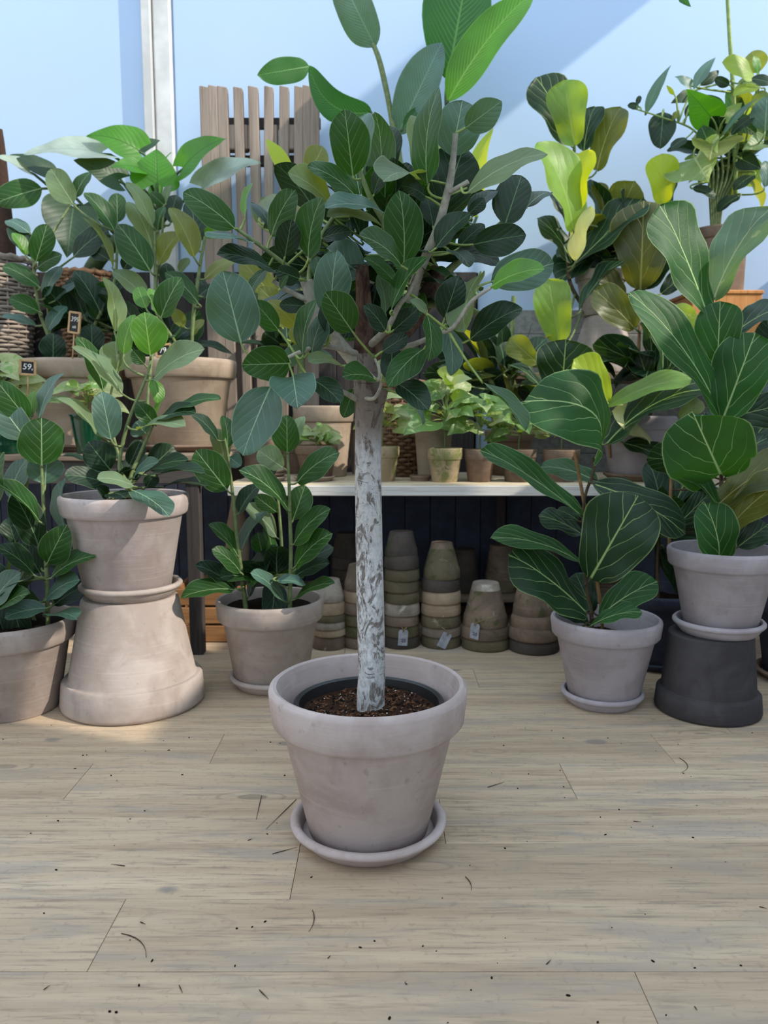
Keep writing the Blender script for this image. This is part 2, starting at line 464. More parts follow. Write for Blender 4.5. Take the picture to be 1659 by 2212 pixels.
# ------------------------------------------------------------------ the setting
def struct(o):
    o['kind'] = 'structure'
    return o
floor = struct(box('floor', M['soil2'], 7.0, 6.6, 0.05, None, (-0.4, 0.8, -0.031), bevel=0))
PW, PL = 0.193, 1.22
seams = {-1: 0.409, 0: -0.485, 1: -0.177, 2: 0.131, 3: 0.459, 4: 0.763}
plank_bm = bmesh.new(); box_bm(plank_bm, PL - 0.0010, PW - 0.0010, 0.006, bevel=0.0006)
plank_me = bm_mesh(plank_bm, M['floor'])
for k in range(-9, 15):
    y = 1.172 + PW * (k + 0.5)
    s = seams.get(k, R_.uniform(0, PL))
    m = math.floor((-3.2 - s) / PL)
    x = s + m * PL
    while x < 2.4:
        link('plank', plank_me, floor, (x + PL / 2 + 0.4, y - 0.8, 0.031 - 0.003 + R_.uniform(-0.0002, 0.0002)))
        x += PL

WY = 4.02
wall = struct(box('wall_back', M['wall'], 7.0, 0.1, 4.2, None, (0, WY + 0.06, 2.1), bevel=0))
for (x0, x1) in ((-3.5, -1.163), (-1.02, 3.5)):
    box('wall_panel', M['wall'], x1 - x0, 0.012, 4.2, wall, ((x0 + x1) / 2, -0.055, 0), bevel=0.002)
tr = struct(box('trim_1', M['white_paint'], 0.045, 0.05, 4.2, None, (-1.142, WY - 0.022, 2.1), bevel=0.004))
tr2 = struct(box('trim_2', M['white_paint'], 0.09, 0.03, 4.2, None, (-1.072, WY - 0.012, 2.1), bevel=0.01))
# boarded siding low on the right
for i in range(7):
    struct(box('trim_%d' % (i + 3), M['grey_siding'], 2.3, 0.02, 0.118, None, (1.70, WY - 0.016, 0.66 + i * 0.12), (0.05, 0, 0), bevel=0.003))

# unseen right-hand wall, added with openings shaped to gate the sun
rw = struct(link('wall_sun_gate', None, None, (2.45, 0, 0)))
def wpart(y0, y1, z0, z1):
    box('sun_gate_section', M['white_paint'], 0.12, y1 - y0, z1 - z0, rw, (0, (y0 + y1) / 2, (z0 + z1) / 2), bevel=0)
wpart(-2.45, 4.12, 0, 1.92); wpart(-2.45, 0.85, 1.92, 4.4); wpart(0.85, 4.12, 3.87, 4.4); wpart(3.98, 4.12, 1.92, 3.87)
wpart(0.85, 2.05, 1.92, 2.35); wpart(2.05, 2.15, 1.92, 3.87)
for wn, (y0, y1, z0, z1) in (('sun_opening_1', (0.85, 2.05, 2.35, 3.87)), ('sun_opening_2', (2.15, 3.98, 1.92, 3.87))):
    wf = struct(link(wn, None, None, (2.45, 0, 0)))
    for y in (y0 + .025, (y0 + y1) / 2, y1 - .025):
        box('sun_opening_frame', M['white_paint'], 0.06, 0.04, z1 - z0, wf, (0, y, (z0 + z1) / 2), bevel=0.004)
    for z in (z0 + .025, z1 - .025):
        box('sun_opening_frame', M['white_paint'], 0.06, y1 - y0, 0.04, wf, (0, (y0 + y1) / 2, z), bevel=0.004)

# unseen left and front walls, added and sized to shape the sky fill
wl = struct(box('wall_fill_left', M['white_paint'], 0.1, 6.6, 3.3, None, (-3.4, 0.8, 1.65), bevel=0))
wfr = struct(box('wall_fill_front', M['grey_siding'], 7.0, 0.1, 0.8, None, (-0.4, -2.5, 0.40), bevel=0))

# dark boarding behind the low shelf
lw = struct(link('wall_lower', None, None, (0, 3.68, 0)))
bb = bmesh.new(); box_bm(bb, 0.118, 0.02, 0.60, bevel=0.003)
board_me = bm_mesh(bb, M['slate_board'])
box('backing', M['soil2'], 4.2, 0.02, 0.60, lw, (0, 0.021, 0.30), bevel=0)
for i in range(34):
    link('board', board_me, lw, (-2.0 + i * 0.12, 0, 0.30))

uw = struct(link('wall_dado', None, None, (0, 3.985, 0)))
bb = bmesh.new(); box_bm(bb, 0.138, 0.02, 1.02, bevel=0.003)
dado_me = bm_mesh(bb, M['dark_wood'])
box('backing', M['soil2'], 3.1, 0.012, 1.02, uw, (-1.08, 0.015, 1.11), bevel=0)
for i in range(22):
    link('board', dado_me, uw, (-2.55 + i * 0.14, 0, 0.60 + 0.51))

# ------------------------------------------------------------------ furniture
def bench(name, label, x0, x1, y0, y1, ztop, th, mtop, medge, nboards, legs, apron=0.0, mapron=None, legmat=None):
    t = thing(name, label, 'shelf', ((x0 + x1) / 2, (y0 + y1) / 2, 0))
    w = (y1 - y0) / nboards
    for i in range(nboards):
        m = mtop
        box('board', m, x1 - x0, w - 0.004, th, t, (R_.uniform(-.01, .01), -(y1 - y0) / 2 + w * (i + .5), ztop - th / 2), bevel=0.004)
    if medge:
        box('front_edge', medge, x1 - x0 + 0.01, 0.012, th - 0.006, t, (0, -(y1 - y0) / 2 - 0.004, ztop - th / 2 - 0.004), bevel=0.003)
    if apron:
        box('apron', mapron, x1 - x0 - 0.04, 0.025, apron, t, (0, -(y1 - y0) / 2 + 0.03, ztop - th - apron / 2), bevel=0.003)
    for (lx, ly, s) in legs:
        box('leg', legmat or M['dark_wood'], s, s, ztop - th, t, (lx - (x0 + x1) / 2, ly - (y0 + y1) / 2, (ztop - th) / 2), bevel=0.003)
    return t
bench('plank_shelf', 'long bleached plank shelf with a whitewashed front edge, above stacked clay pots', -0.60, 1.75, 3.0, 3.66, 0.647, 0.046,
      M['shelf_wood'], M['shelf_edge'], 3, [(-0.52, 3.56, 0.05), (0.55, 3.64, 0.04), (1.66, 3.1, 0.05)])
bench('plant_table', 'brown wooden plant table with apron, under big pots and green glazed pots', -2.3, -0.62, 2.86, 3.55, 0.765, 0.024,
      M['table_wood'], None, 4, [(-0.715, 2.91, 0.05), (-2.2, 2.91, 0.06), (-0.655, 3.48, 0.05)], 0.085, M['dark_wood_x'])
bench('low_step_shelf', 'low dusty step shelf behind the stacks of old clay pots', -0.4, 1.2, 3.26, 3.62, 0.135, 0.022,
      M['table_wood'], None, 2, [(-0.36, 3.3, 0.04), (1.16, 3.3, 0.04), (-0.36, 3.58, 0.04), (1.16, 3.58, 0.04)])
bench('upper_shelf', 'dark upper shelf against the wall carrying fiddle leaf figs', 0.55, 2.2, 3.50, 3.95, 1.10, 0.03,
      M['table_wood'], None, 2, [(0.6, 3.90, 0.05), (2.15, 3.90, 0.05)])
bench('basket_shelf', 'dark upper shelf with wicker baskets behind the plant table', -2.3, -0.86, 3.58, 3.98, 1.17, 0.03,
      M['dark_wood_x'], None, 2, [(-0.9, 3.93, 0.05), (-2.25, 3.93, 0.05)])

# slatted wooden pallet leaning on the back wall
pz = 0.647
pal = thing('wooden_pallet', 'weathered wooden slatted pallet standing upright against the white wall', 'pallet', (-0.60, 3.70, pz), (-0.07, 0, 0))
PH = P(500, 187, 3.83).z - pz
sl = [(432, 450, 0), (451, 468, .004), (470, 489, 0), (505, 522, -.004), (537, 555, 0), (572, 588, 0), (605, 622, 0), (637, 653, 0), (655, 670, .004), (671, 688, 0)]
for i, (a, b, dz) in enumerate(sl):
    xa, xb = px2x(a, 3.80, 2.3) + 0.597, px2x(b, 3.80, 2.3) + 0.604
    bm = bmesh.new()
    hh = PH + dz
    box_bm(bm, (xb - xa), 0.035, hh, (0, 0, 0), 0.004)
    # sawn-off corners at the head
    for v in bm.verts:
        if v.co.z > hh / 2 - 0.02 and v.co.x > 0: v.co.z -= 0.007
        if v.co.z < 0: v.co.x += 0.04 * (1 if i < 5 else -0.3)
    link('slat', bm_mesh(bm, M['pallet']), pal, ((xa + xb) / 2, 0, hh / 2))
zt = P(500, 270, 3.83).z - pz; zb = P(500, 325, 3.83).z - pz
for zc, hgt in (((zt + zb) / 2, zt - zb), ((zt + zb) / 2 - 0.75, 0.13)):
    for (a, b) in ((488, 536), (537, 553), (575, 600), (603, 640)):
        xa, xb = px2x(a, 3.82, 2.2) + 0.60, px2x(b, 3.82, 2.2) + 0.60
        box('block', M['pallet'], xb - xa, 0.05, hgt, pal, ((xa + xb) / 2, 0.022, zc), bevel=0.005)
for zc in (zt + 0.03, zb - 0.03):
    box('batten', M['dark_wood_x'], 0.50, 0.022, 0.05, pal, (0.05, 0.062, zc), bevel=0.003)

# ------------------------------------------------------------------ pots
def pot_profile(R, Rt, Rb, H, rh, inv=False):
    k = R / 0.2
    b = 0.006 * k
    pr = [(0, 0), (Rb - b, 0), (Rb, b), (Rt, H - rh - 0.004 * k), (Rt + 0.004 * k, H - rh),
          (R - 0.012 * k, H - rh + 0.001 * k), (R - 0.006 * k, H - rh + 0.008 * k), (R, H - 0.014 * k), (R - 0.002 * k, H - 0.006 * k), (R - 0.009 * k, H - 0.0005 * k),
          (R - 0.016 * k, H - 0.003 * k), (R - 0.021 * k, H - 0.013 * k), (Rt - 0.012 * k, H - rh - 0.02 * k),
          (Rb - 0.012 * k, 0.018 * k), (0, 0.018 * k)]
    if inv: pr = [(r, H - z) for r, z in pr][::-1]
    return pr

def pot(name, label, loc, R, Rt, Rb, H, rh, mat, inv=False, soil=None, group=None, seg=64, cat='pot', soilmat=None):
    o = link(name, lathe(pot_profile(R, Rt, Rb, H, rh, inv), mat, seg), None, loc)
    o.rotation_euler.z = R_.uniform(0, 6.28)
    tag(o, label, cat, group)
    if soil is not None:
        z = H - soil
        f = (z - 0.018) / max(H - rh - 0.018, 0.01)
        rs = min(Rb + (Rt - Rb) * f - 0.008 * R / 0.2, Rt - 0.006)
        s = link('soil', soil_mesh(rs, soilmat or M['soil2']), o, (0, 0, z))
    return o

def soil_mesh(r, mat, amp=0.006, rings=7, seg=28):
    verts = [(0, 0, amp)]
    faces = []
    for i in range(1, rings + 1):
        for j in range(seg):
            a = 2 * math.pi * j / seg
            rr = r * i / rings
            verts.append((rr * math.cos(a), rr * math.sin(a), R_.uniform(-amp, amp)))
    for j in range(seg):
        faces.append((0, 1 + j, 1 + (j + 1) % seg))
    for i in range(rings - 1):
        for j in range(seg):
            a = 1 + i * seg + j; b = 1 + i * seg + (j + 1) % seg
            faces.append((a, a + seg, b + seg, b))
    return mesh_from(verts, faces, mat, True)

def saucer(label, loc, R, mat, h=0.040, group=None, name='saucer'):
    k = R / 0.169
    pr = [(0, 0), (R * .80, 0), (R * .83, .003), (R * .94, h * .55), (R * .945, h * .6), (R * .975, h * .63), (R, h * .74), (R, h * .88), (R - .006 * k, h), (R - .014 * k, h), (R - .02 * k, h * .86),
          (R * .84, 0.011), (0, 0.010)]
    return tag(link(name, lathe(pr, mat, 72, 50), None, loc), label, 'saucer', group)

MX, MY = -0.034, 1.603
saucer('round grey clay saucer under the large pot of the white-trunked fig', (MX, MY, 0), 0.169, M['pot_lilac'], 0.043)
pot('terracotta_pot', 'large grey-lilac clay pot holding the tall white-trunked fig tree', (MX, MY, 0.0112), 0.211, 0.183, 0.129, 0.330, 0.085, M['pot_lilac'], seg=96)

# black nursery pot inside it
nz = 0.0305
npr = [(0, 0), (0.107, 0), (0.11, 0.004), (0.150, 0.245), (0.156, 0.252), (0.1605, 0.262), (0.160, 0.268), (0.155, 0.270), (0.149, 0.266), (0.146, 0.25), (0.1, 0.02), (0, 0.02)]
nurse = tag(link('nursery_pot', lathe(npr, M['black'], 72, 40), None, (MX + 0.002, MY - 0.002, nz)), 'black plastic nursery pot set inside the large clay pot', 'pot')
# crumbly soil with height, perlite and fibres
def crumbly(r, z0):
    n = 120
    verts, faces, idx = [], [], {}
    from mathutils import noise as mn
    for i in range(n):
        for j in range(n):
            x = (i / (n - 1) * 2 - 1) * r; y = (j / (n - 1) * 2 - 1) * r
            d = math.hypot(x, y)
            if d > r: continue
            h = mn.fractal(Vector((x * 30, y * 30, 3)), 1, 2, 5) * 0.006 + mn.noise(Vector((x * 8, y * 8, 0))) * 0.012 + R_.uniform(-.0012, .0012)
            h += 0.012 * math.exp(-((d) / 0.05) ** 2) - 0.006 * (1 if x < -0.06 and y > 0.0 else 0) * 1.5
            h *= min(1.0, (r - d) / 0.012 + 0.15)
            idx[(i, j)] = len(verts); verts.append((x, y, z0 + h))
    for i in range(n - 1):
        for j in range(n - 1):
            q = [(i, j), (i + 1, j), (i + 1, j + 1), (i, j + 1)]
            if all(k in idx for k in q): faces.append(tuple(idx[k] for k in q))
    return verts, faces
sv, sf = crumbly(0.1465, 0.247)
soil_main = link('soil', mesh_from(sv, sf, M['soil'], True), nurse)
def bits(n, gen, mat, name, parent, smin, smax, elong=1.0, kind='stuff'):
    bm = bmesh.new()
    for _ in range(n):
        p = gen()
        if p is None: continue
        g = bmesh.ops.create_icosphere(bm, subdivisions=1, radius=R_.uniform(smin, smax))
        Mx = Matrix.Translation(p) @ Matrix.Rotation(R_.uniform(0, 6.28), 4, 'Z') @ Matrix.Diagonal((elong * R_.uniform(.7, 1.3), R_.uniform(.6, 1.1), R_.uniform(.5, .9), 1))
        bmesh.ops.transform(bm, matrix=Mx, verts=g['verts'])
    o = link(name, bm_mesh(bm, mat), parent)
    o['kind'] = kind
    return o
svs = [v for v in sv if math.hypot(v[0], v[1]) < 0.138]
bits(130, lambda: Vector(R_.choice(svs)), M['perlite'], 'perlite', soil_main, .0008, .0022)
bits(520, lambda: Vector(R_.choice(svs)) + Vector((0, 0, .001)), M['fibre'], 'bark_chip', soil_main, .0012, .0032, 2.0)
bits(420, lambda: Vector(R_.choice(svs)) + Vector((0, 0, .001)), M['soil2'], 'soil_crumb', soil_main, .0015, .004, 1.3)

# left: pot with a fig, standing on the floor
def gpos(px, yb, R, z=0.0):
    Y = ground(yb, z) + R
    return px2x(px, Y, z), Y
LP1 = (-1.165, 2.345)
pot('terracotta_pot', 'warm grey clay pot on the floor beside the upturned big pot', (LP1[0], LP1[1], 0), 0.203, 0.178, 0.142, 0.290, 0.072, M['pot_warm'], soil=0.03)
LP2 = gpos(290, 1572, 0.222)
pot('terracotta_pot', 'big warm grey clay pot turned upside down as a pedestal', (LP2[0], LP2[1], 0), 0.222, 0.194, 0.147, 0.345, 0.092, M['pot_warm'], inv=True)
saucer('grey clay saucer between the upturned pot and the fig pot above it', (LP2[0] + .005, LP2[1], 0.345), 0.157, M['pot_warm'], 0.044)
pot('terracotta_pot', 'pale clay pot with a fig, raised on the upturned big pot', (LP2[0] - .005, LP2[1], 0.3562), 0.195, 0.172, 0.13, 0.310, 0.064, M['pot_lilac'], soil=0.03)
MP = gpos(592, 1510, 0.147)
saucer('clay saucer under the pot with two upright figs', (MP[0], MP[1], 0), 0.150, M['pot_warm'], 0.042)
pot('terracotta_pot', 'grey clay pot with two upright fig stems near the old pot stacks', (MP[0] - .008, MP[1], 0.0112), 0.181, 0.157, 0.122, 0.290, 0.072, M['pot_warm'], soil=0.035)
RP1 = gpos(1300, 1548, 0.127)
saucer('clay saucer under the small potted fiddle leaf fig', (RP1[0], RP1[1], 0), 0.129, M['pot_cool'], 0.042)
pot('terracotta_pot', 'cool grey clay pot with a staked fiddle leaf fig on the floor', (RP1[0] + .004, RP1[1], 0.0112), 0.171, 0.150, 0.107, 0.268, 0.06, M['pot_cool'], soil=0.075)
RP2 = gpos(1527, 1574, 0.157)
pot('terracotta_pot', 'charcoal clay pot turned upside down as a pedestal', (RP2[0], RP2[1], 0), 0.157, 0.139, 0.124, 0.246, 0.068, M['pot_dark'], inv=True)
saucer('pale clay saucer on the upturned charcoal pot', (RP2[0] + .022, RP2[1], 0.246), 0.134, M['pot_cool'], 0.042)
pot('terracotta_pot', 'pale grey clay pot with a fiddle leaf fig, raised on the charcoal pot', (RP2[0] + .027, RP2[1], 0.2572), 0.164, 0.143, 0.104, 0.252, 0.056, M['pot_cool'], soil=0.05)
# edge of the picture, right
saucer('brown clay saucer under the slate pot behind the charcoal pedestal', (1.46, 2.62, 0), 0.16, M['pot_brown'], 0.034)
pot('terracotta_pot', 'slate-coloured clay pot on a brown saucer behind the charcoal pedestal', (1.46, 2.62, 0.0112), 0.185, 0.160, 0.128, 0.30, 0.07, M['pot_navy'], soil=0.04)
saucer('dark blue saucer under the navy pot between the two fiddle leaf pots', (1.00, 2.78, 0), 0.13, M['pot_navy'], 0.03)
pot('terracotta_pot', 'dark navy pot in the shade between the two fiddle leaf pots', (1.00, 2.78, 0.0112), 0.165, 0.145, 0.112, 0.27, 0.05, M['pot_navy'], soil=0.04)

# ------------------------------------------------------------------ stacks of old clay pots
ORD = ['bottom', 'second', 'third', 'fourth', 'fifth', 'sixth', 'seventh', 'eighth', 'ninth']
def stack(desc, px, ybot, pots, z0=0.0, Y=None):
    R0 = pots[0][0]
    if Y is None:
        x, Y = gpos(px, ybot, R0, z0)
    else: x = px2x(px, Y, z0)
    z = z0
    for i, (R, step, m) in enumerate(pots):
        H = max(step + 0.02, 0.118 * R / 0.072)
        if i == len(pots) - 1: H = step
        lab = ('%s clay pot%s in the %s' % (ORD[i], '' if i == 0 else ' up', desc)) if len(pots) > 1 else desc
        rh = min(step * 0.92, 0.05)
        if i == len(pots) - 1: rh = min(0.042, step * .35)
        pot('old_clay_pot', lab, (x + R_.uniform(-.002, .002), Y + R_.uniform(-.002, .002), z), R, R * 0.925, R * (0.66 if i < len(pots) - 1 else 0.70), H, rh, M[m], inv=True, group='old clay pots stacked upside down', seg=40)
        z += step
    return x, Y
s1 = stack('sandy short stack beside the fig pot', 712, 1407, [(.066, .052, 'old_a'), (.066, .028, 'old_e'), (.066, .030, 'old_c'), (.066, .028, 'old_b'), (.0635, .050, 'old_e'), (.060, .085, 'old_c')])
s3 = stack('stack half hidden by the white trunk', 778, 1404, [(.072, .045, 'old_a'), (.072, .045, 'old_b'), (.072, .045, 'old_b'), (.071, .046, 'old_a'), (.069, .046, 'old_e'), (.064, .10, 'old_a')])
s4 = stack('tall dark mossy stack right of the white trunk', 867, 1404, [(.074, .044, 'old_d'), (.0735, .044, 'old_b'), (.073, .04, 'old_a'), (.073, .050, 'old_c'), (.072, .044, 'old_b'), (.072, .046, 'old_b'), (.071, .046, 'old_b'), (.070, .046, 'old_d'), (.065, .098, 'old_d')])
s5 = stack('tall multicoloured stack with a hanging blank tag', 952, 1404, [(.080, .044, 'old_b'), (.080, .038, 'old_c'), (.080, .046, 'old_b'), (.080, .048, 'old_e'), (.079, .048, 'old_e'), (.077, .048, 'old_d'), (.073, .046, 'old_b'), (.060, .095, 'old_a')])
s6 = stack('squat grey stack tied with string', 1048, 1411, [(.097, .042, 'old_b'), (.096, .046, 'old_a'), (.088, .05, 'old_a'), (.074, .12, 'old_c')])
s7 = stack('squat brown stack beside the fiddle leaf fig', 1152, 1418, [(.100, .048, 'old_d'), (.098, .045, 'old_a'), (.092, .045, 'old_a'), (.083, .17, 'old_a')])
stack('dark back-row stack behind the white trunk', 748, 0, [(.066, .05, 'old_d'), (.065, .05, 'old_d'), (.064, .05, 'old_d'), (.062, .11, 'old_d')], 0.135, 3.42)
stack('small dark clay pot upturned behind the multicoloured stack', 1003, 0, [(.066, .19, 'old_d')], 0.135, 3.40)
stack('dark mossy pair upturned on the low step shelf', 1082, 0, [(.078, .05, 'old_b'), (.072, .155, 'old_a')], 0.135, 3.42)
stack('dark pair upturned behind the squat brown stack', 1178, 0, [(.074, .055, 'old_d'), (.07, .18, 'old_d')], 0.135, 3.42)

# ------------------------------------------------------------------ leaves and plants
SHAPES = {
    'fig':    ([(0, .0), (.03, .24), (.10, .55), (.22, .83), (.40, .99), (.55, 1), (.70, .93), (.83, .74), (.93, .46), (.98, .22), (1, 0)], 0.60, 0.0, 0.028),
    'fiddle': ([(0, .06), (.04, .36), (.12, .57), (.25, .68), (.40, .78), (.58, .93), (.72, 1), (.84, .93), (.93, .68), (.98, .34), (1, 0)], 0.64, 0.03, 0.05),
    'heart':  ([(0, .55), (.04, .80), (.12, .97), (.24, 1), (.42, .88), (.60, .66), (.78, .38), (.91, .16), (1, 0)], 0.74, 0.22, 0.02),
    'paddle': ([(0, .10), (.05, .45), (.15, .78), (.32, .98), (.5, 1), (.7, .88), (.86, .6), (.95, .3), (1, 0)], 0.36, 0.0, 0.02),
    'lance':  ([(0, .08), (.15, .6), (.35, 1), (.6, .8), (.85, .35), (1, 0)], 0.34, 0.0, 0.02),
}
NU, NV = 8, 16
def leaf_geo(base, tip, wapp, shape, arc=0.0, bend=0.08, fold=0.12, flip=1, wave=1.0, view=None, ratio_=None):
    """blade between two points, turned about its own axis so that it shows the measured width"""
    ctrl, ratio, lobe, wamp = SHAPES[shape]
    ratio = ratio_ or ratio
    A = tip - base
    L = A.length
    A.normalize()
    V = ((view or CAMV) - base).normalized()
    S0 = A.cross(V)
    if S0.length < 1e-4: S0 = Vector((1, 0, 0))
    S0.normalize()
    N0 = S0.cross(A).normalized()
    if N0.dot(V) < 0: N0 = -N0; S0 = -S0
    W = max(wapp, ratio * L)
    c = max(min(wapp / W, 1.0), 0.12)
    s = math.sqrt(max(0.0, 1 - c * c))
    best = None
    for sg in (1, -1):
        N = N0 * c - S0 * s * sg
        if best is None or N.z * flip > best[0] * 1.0: best = (N.z * flip, sg)
    sg = best[1]
    S = S0 * c + N0 * (s * sg)
    N = N0 * c - S0 * (s * sg)
    xs = [p[0] for p in ctrl]; ys = [p[1] for p in ctrl]
    v = np.linspace(0, 1, NV + 1) ** 0.96
    v = 0.5 - 0.5 * np.cos(np.pi * v) * (0.55) - 0.5 * (1 - 0.55) * (1 - 2 * v)   # denser rows at both ends
    w = np.interp(v, xs, ys)
    # smooth outline
    w[1:-1] = (w[:-2] * 0.2 + w[1:-1] * 0.6 + w[2:] * 0.2)
    u = np.linspace(-1, 1, NU + 1)
    ph = R_.uniform(0, 6.28); ph2 = R_.uniform(0, 6.28)
    UU, VV = np.meshgrid(u, v)
    WW = np.repeat(w[:, None], NU + 1, axis=1)
    aU = np.abs(UU)
    along = VV - lobe * aU ** 1.3 * (1 - VV) ** 3
    asym = R_.uniform(-.10, .10)
    lat = UU * WW * 0.5 * (1 + 0.07 * np.sin(VV * 6.5 + ph + (UU > 0) * 1.7) * aU + asym * np.sign(UU))
    cup = R_.uniform(-.35, .5)
    twist = R_.uniform(-.25, .25)
    up = (4 * bend * L * VV * (1 - VV) + fold * W * aU * WW * 0.5
          + wamp * wave * W * aU ** 2 * np.sin(VV * 13 + ph + (UU > 0) * 1.9)
          + cup * 0.22 * W * (aU * WW) ** 2 + twist * W * 0.5 * UU * WW * (VV - .3))
    up = up - 0.06 * L * np.clip(VV - 0.8, 0, 1) * 2.0
    sway = 4 * arc * L * VV * (1 - VV)
    a_, s_, n_ = np.array(A), np.array(S), np.array(N)
    img = np.array(S0)
    pts = (a_[None, None, :] * (along * L)[..., None] + s_[None, None, :] * (lat * W)[..., None]
           + n_[None, None, :] * up[..., None] + img[None, None, :] * sway[..., None])
    verts = pts.reshape(-1, 3)
    uvs = np.stack([0.5 + UU * WW * 0.5, VV], axis=-1).reshape(-1, 2)
    edge = np.stack([np.maximum(aU, (VV - 0.9) * 10 * 0.97), VV], axis=-1).reshape(-1, 2)
    return verts, uvs, A, N, L, edge
LEAF_FACES = [(i * (NU + 1) + j, i * (NU + 1) + j + 1, (i + 1) * (NU + 1) + j + 1, (i + 1) * (NU + 1) + j) for i in range(NV) for j in range(NU)]

CROPS = {'C1': (0, 200, 2.9625), 'C2': (0, 700, 2.9625), 'C3': (380, 180, 3.95), 'C4': (780, 180, 3.6065), 'C5': (480, 580, 3.318), 'C6': (1080, 100, 2.8653),
         'C7': (1000, 560, 2.5175), 'C8': (820, 780, 3.318), 'D1': (0, 960, 3.4565), 'D2': (380, 900, 3.457), 'D4': (1040, 960, 2.68), 'D8': (500, 0, 2.37), 'PX': (0, 0, 1.0),
         'E4': (1200, 0, 3.614)}

class Plant:
    def __init__(s, name, label, base, Y, cat='plant', shape='fig', petiole='petiole', pr=0.0028, maxpet=0.4, group=None):
        s.root = thing(name, label, cat, base, group=group)
        s.base = Vector(base); s.Y = Y; s.shape = shape
        s.samples = []; s.pm = M[petiole]; s.pr = pr; s.maxpet = maxpet
    def stem3(s, name, pts, rads, mat, sides=8, sub=6):
        q = catmull([tuple(p) + (r,) for p, r in zip(pts, rads)], sub)
        v, f = tube_data([Vector(x[:3]) - s.base for x in q], [x[3] for x in q], sides)
        o = link(name, mesh_from(v, f, mat, True, sharp=60), s.root)
        s.samples += [Vector(x[:3]) for x in q]
        return o
    def stem(s, name, crop, pts, mat, sides=8, sub=6):
        ox, oy, sc = CROPS[crop]
        P3, rr = [], []
        for (x, y, dy, r) in pts:
            Y = s.Y + dy / 100.0
            p = P(ox + x / sc, oy + y / sc, Y)
            P3.append(p); rr.append(r / sc / F_PX * (p - CAMV).dot(Vector((0, CP, -SP))))
        return s.stem3(name, P3, rr, mat, sides, sub)
    def leaf3(s, base, tip, w, mat, shape=None, arc=0, bend=.08, fold=.12, flip=1, pet=True, view=None, ratio_=None):
        verts, uvs, A, N, L, edge = leaf_geo(base, tip, w, shape or s.shape, arc, bend, fold, flip, view=view, ratio_=ratio_)
        o = link('leaf', mesh_from(verts, LEAF_FACES, M[mat], True, uvs, None, edge), s.root, base - s.base)
        if pet and s.samples:
            best, bc = None, 1e9
            for q in s.samples:
                d = q - base
                l = d.length
                if l < 1e-4: continue
                cst = l * (1.7 - 0.7 * (d / l).dot(-A))
                if cst < bc: bc, best = cst, q
            if (best - base).length > s.maxpet:
                best = base + (best - base).normalized() * 0.06
            d = best - base
            c1 = -A * min(d.length * 0.5, L * 0.35)
            pts = []
            for k in range(7):
                t = k / 6
                pts.append(c1 * (2 * t * (1 - t)) + d * t * t)
            pts[0] = A * 0.02 * L - N * s.pr * 0.6
            v, f = tube_data(pts, [s.pr * (0.8 + 0.35 * k / 6) for k in range(7)], 6)
            link('petiole', mesh_from(v, f, s.pm, True), o)
        return o
    def leaves(s, spec):
        ox, oy, sc = 0, 0, 1
        for ln in spec.replace(';', '\n').split('\n'):
            tk = ln.split()
            if not tk: continue
            if tk[0] in CROPS:
                ox, oy, sc = CROPS[tk[0]]
                tk = tk[1:]
                if not tk: continue
            bx, by, tx, ty, w = [float(z) for z in tk[:5]]
            mat = tk[5]
            db, dt = float(tk[6]) / 100, float(tk[7]) / 100
            kw = {}
            for z in tk[8:]:
                if z[0] == 'a': kw['arc'] = float(z[1:])
                elif z[0] == 'B': kw['bend'] = float(z[1:])
                elif z[0] == 'f': kw['fold'] = float(z[1:])
                elif z == '-': kw['flip'] = -1
                elif z[0] == 'r': kw['ratio_'] = float(z[1:])
                elif z == 'np': kw['pet'] = False
                elif z[0] == 'S': kw['shape'] = z[1:]
            b = P(ox + bx / sc, oy + by / sc, s.Y + db)
            t = P(ox + tx / sc, oy + ty / sc, s.Y + dt)
            dep = ((b + t) / 2 - CAMV).dot(Vector((0, CP, -SP)))
            s.leaf3(b, t, w / sc / F_PX * dep, mat, **kw)
    def fill(s, n, center, rad, lmin, lmax, mats, up=0.3, shape=None):
        """leaves deeper in the plant that other leaves partly hide"""
        for _ in range(n):
            d = Vector((R_.gauss(0, 1), R_.gauss(0, 1), R_.gauss(0, 1))).normalized()
            c = Vector(center) + Vector((d.x * rad[0], d.y * rad[1], d.z * rad[2])) * R_.uniform(.35, 1)
            ax = (d + Vector((0, 0, up))).normalized()
            L = R_.uniform(lmin, lmax)
            s.leaf3(c - ax * L * .5, c + ax * L * .5, L * R_.uniform(.3, .6), R_.choice(mats), shape=shape, view=c + Vector((R_.gauss(0, 1), R_.gauss(0, 1), 1.0)) * 3)

# ---- the fig tree in the middle
T = Plant('fig_tree', 'tall fig tree with white bark trunk and round blue-green leaves', (MX + 0.004, MY, 0.285), 1.603, 'tree', 'fig', 'petiole', 0.0024, 0.26)
T.stem('trunk', 'PX', [(801, 1548, 0, 31), (801, 1500, 0, 30), (803, 1440, 0, 29.5), (800, 1300, 0, 29.5), (797, 1150, 0, 29), (795, 1010, 0, 28.5), (796, 930, 0, 29), (797, 880, 0, 31), (793, 838, 0, 29), (788, 790, 0, 26), (787, 765, 0, 24)], M['bark'], 28, 9)
T.stem('trunk_top', 'PX', [(788, 800, 0, 25), (787, 760, 0, 23.5), (787, 700, 0, 20), (785, 640, 0, 16.5), (783, 600, -.5, 14.5), (783, 572, -1, 13)], M['bark_brown'], 18, 7)
T.stem('branch_stub', 'PX', [(808, 880, 0, 20), (822, 858, -1, 14), (828, 840, -1.5, 11)], M['bark'], 12)
T.stem('branch', 'PX', [(790, 770, 1, 20), (835, 745, 5, 20), (885, 700, 9, 20), (920, 645, 11, 20), (948, 582, 12, 18)], M['bark_brown'], 14)
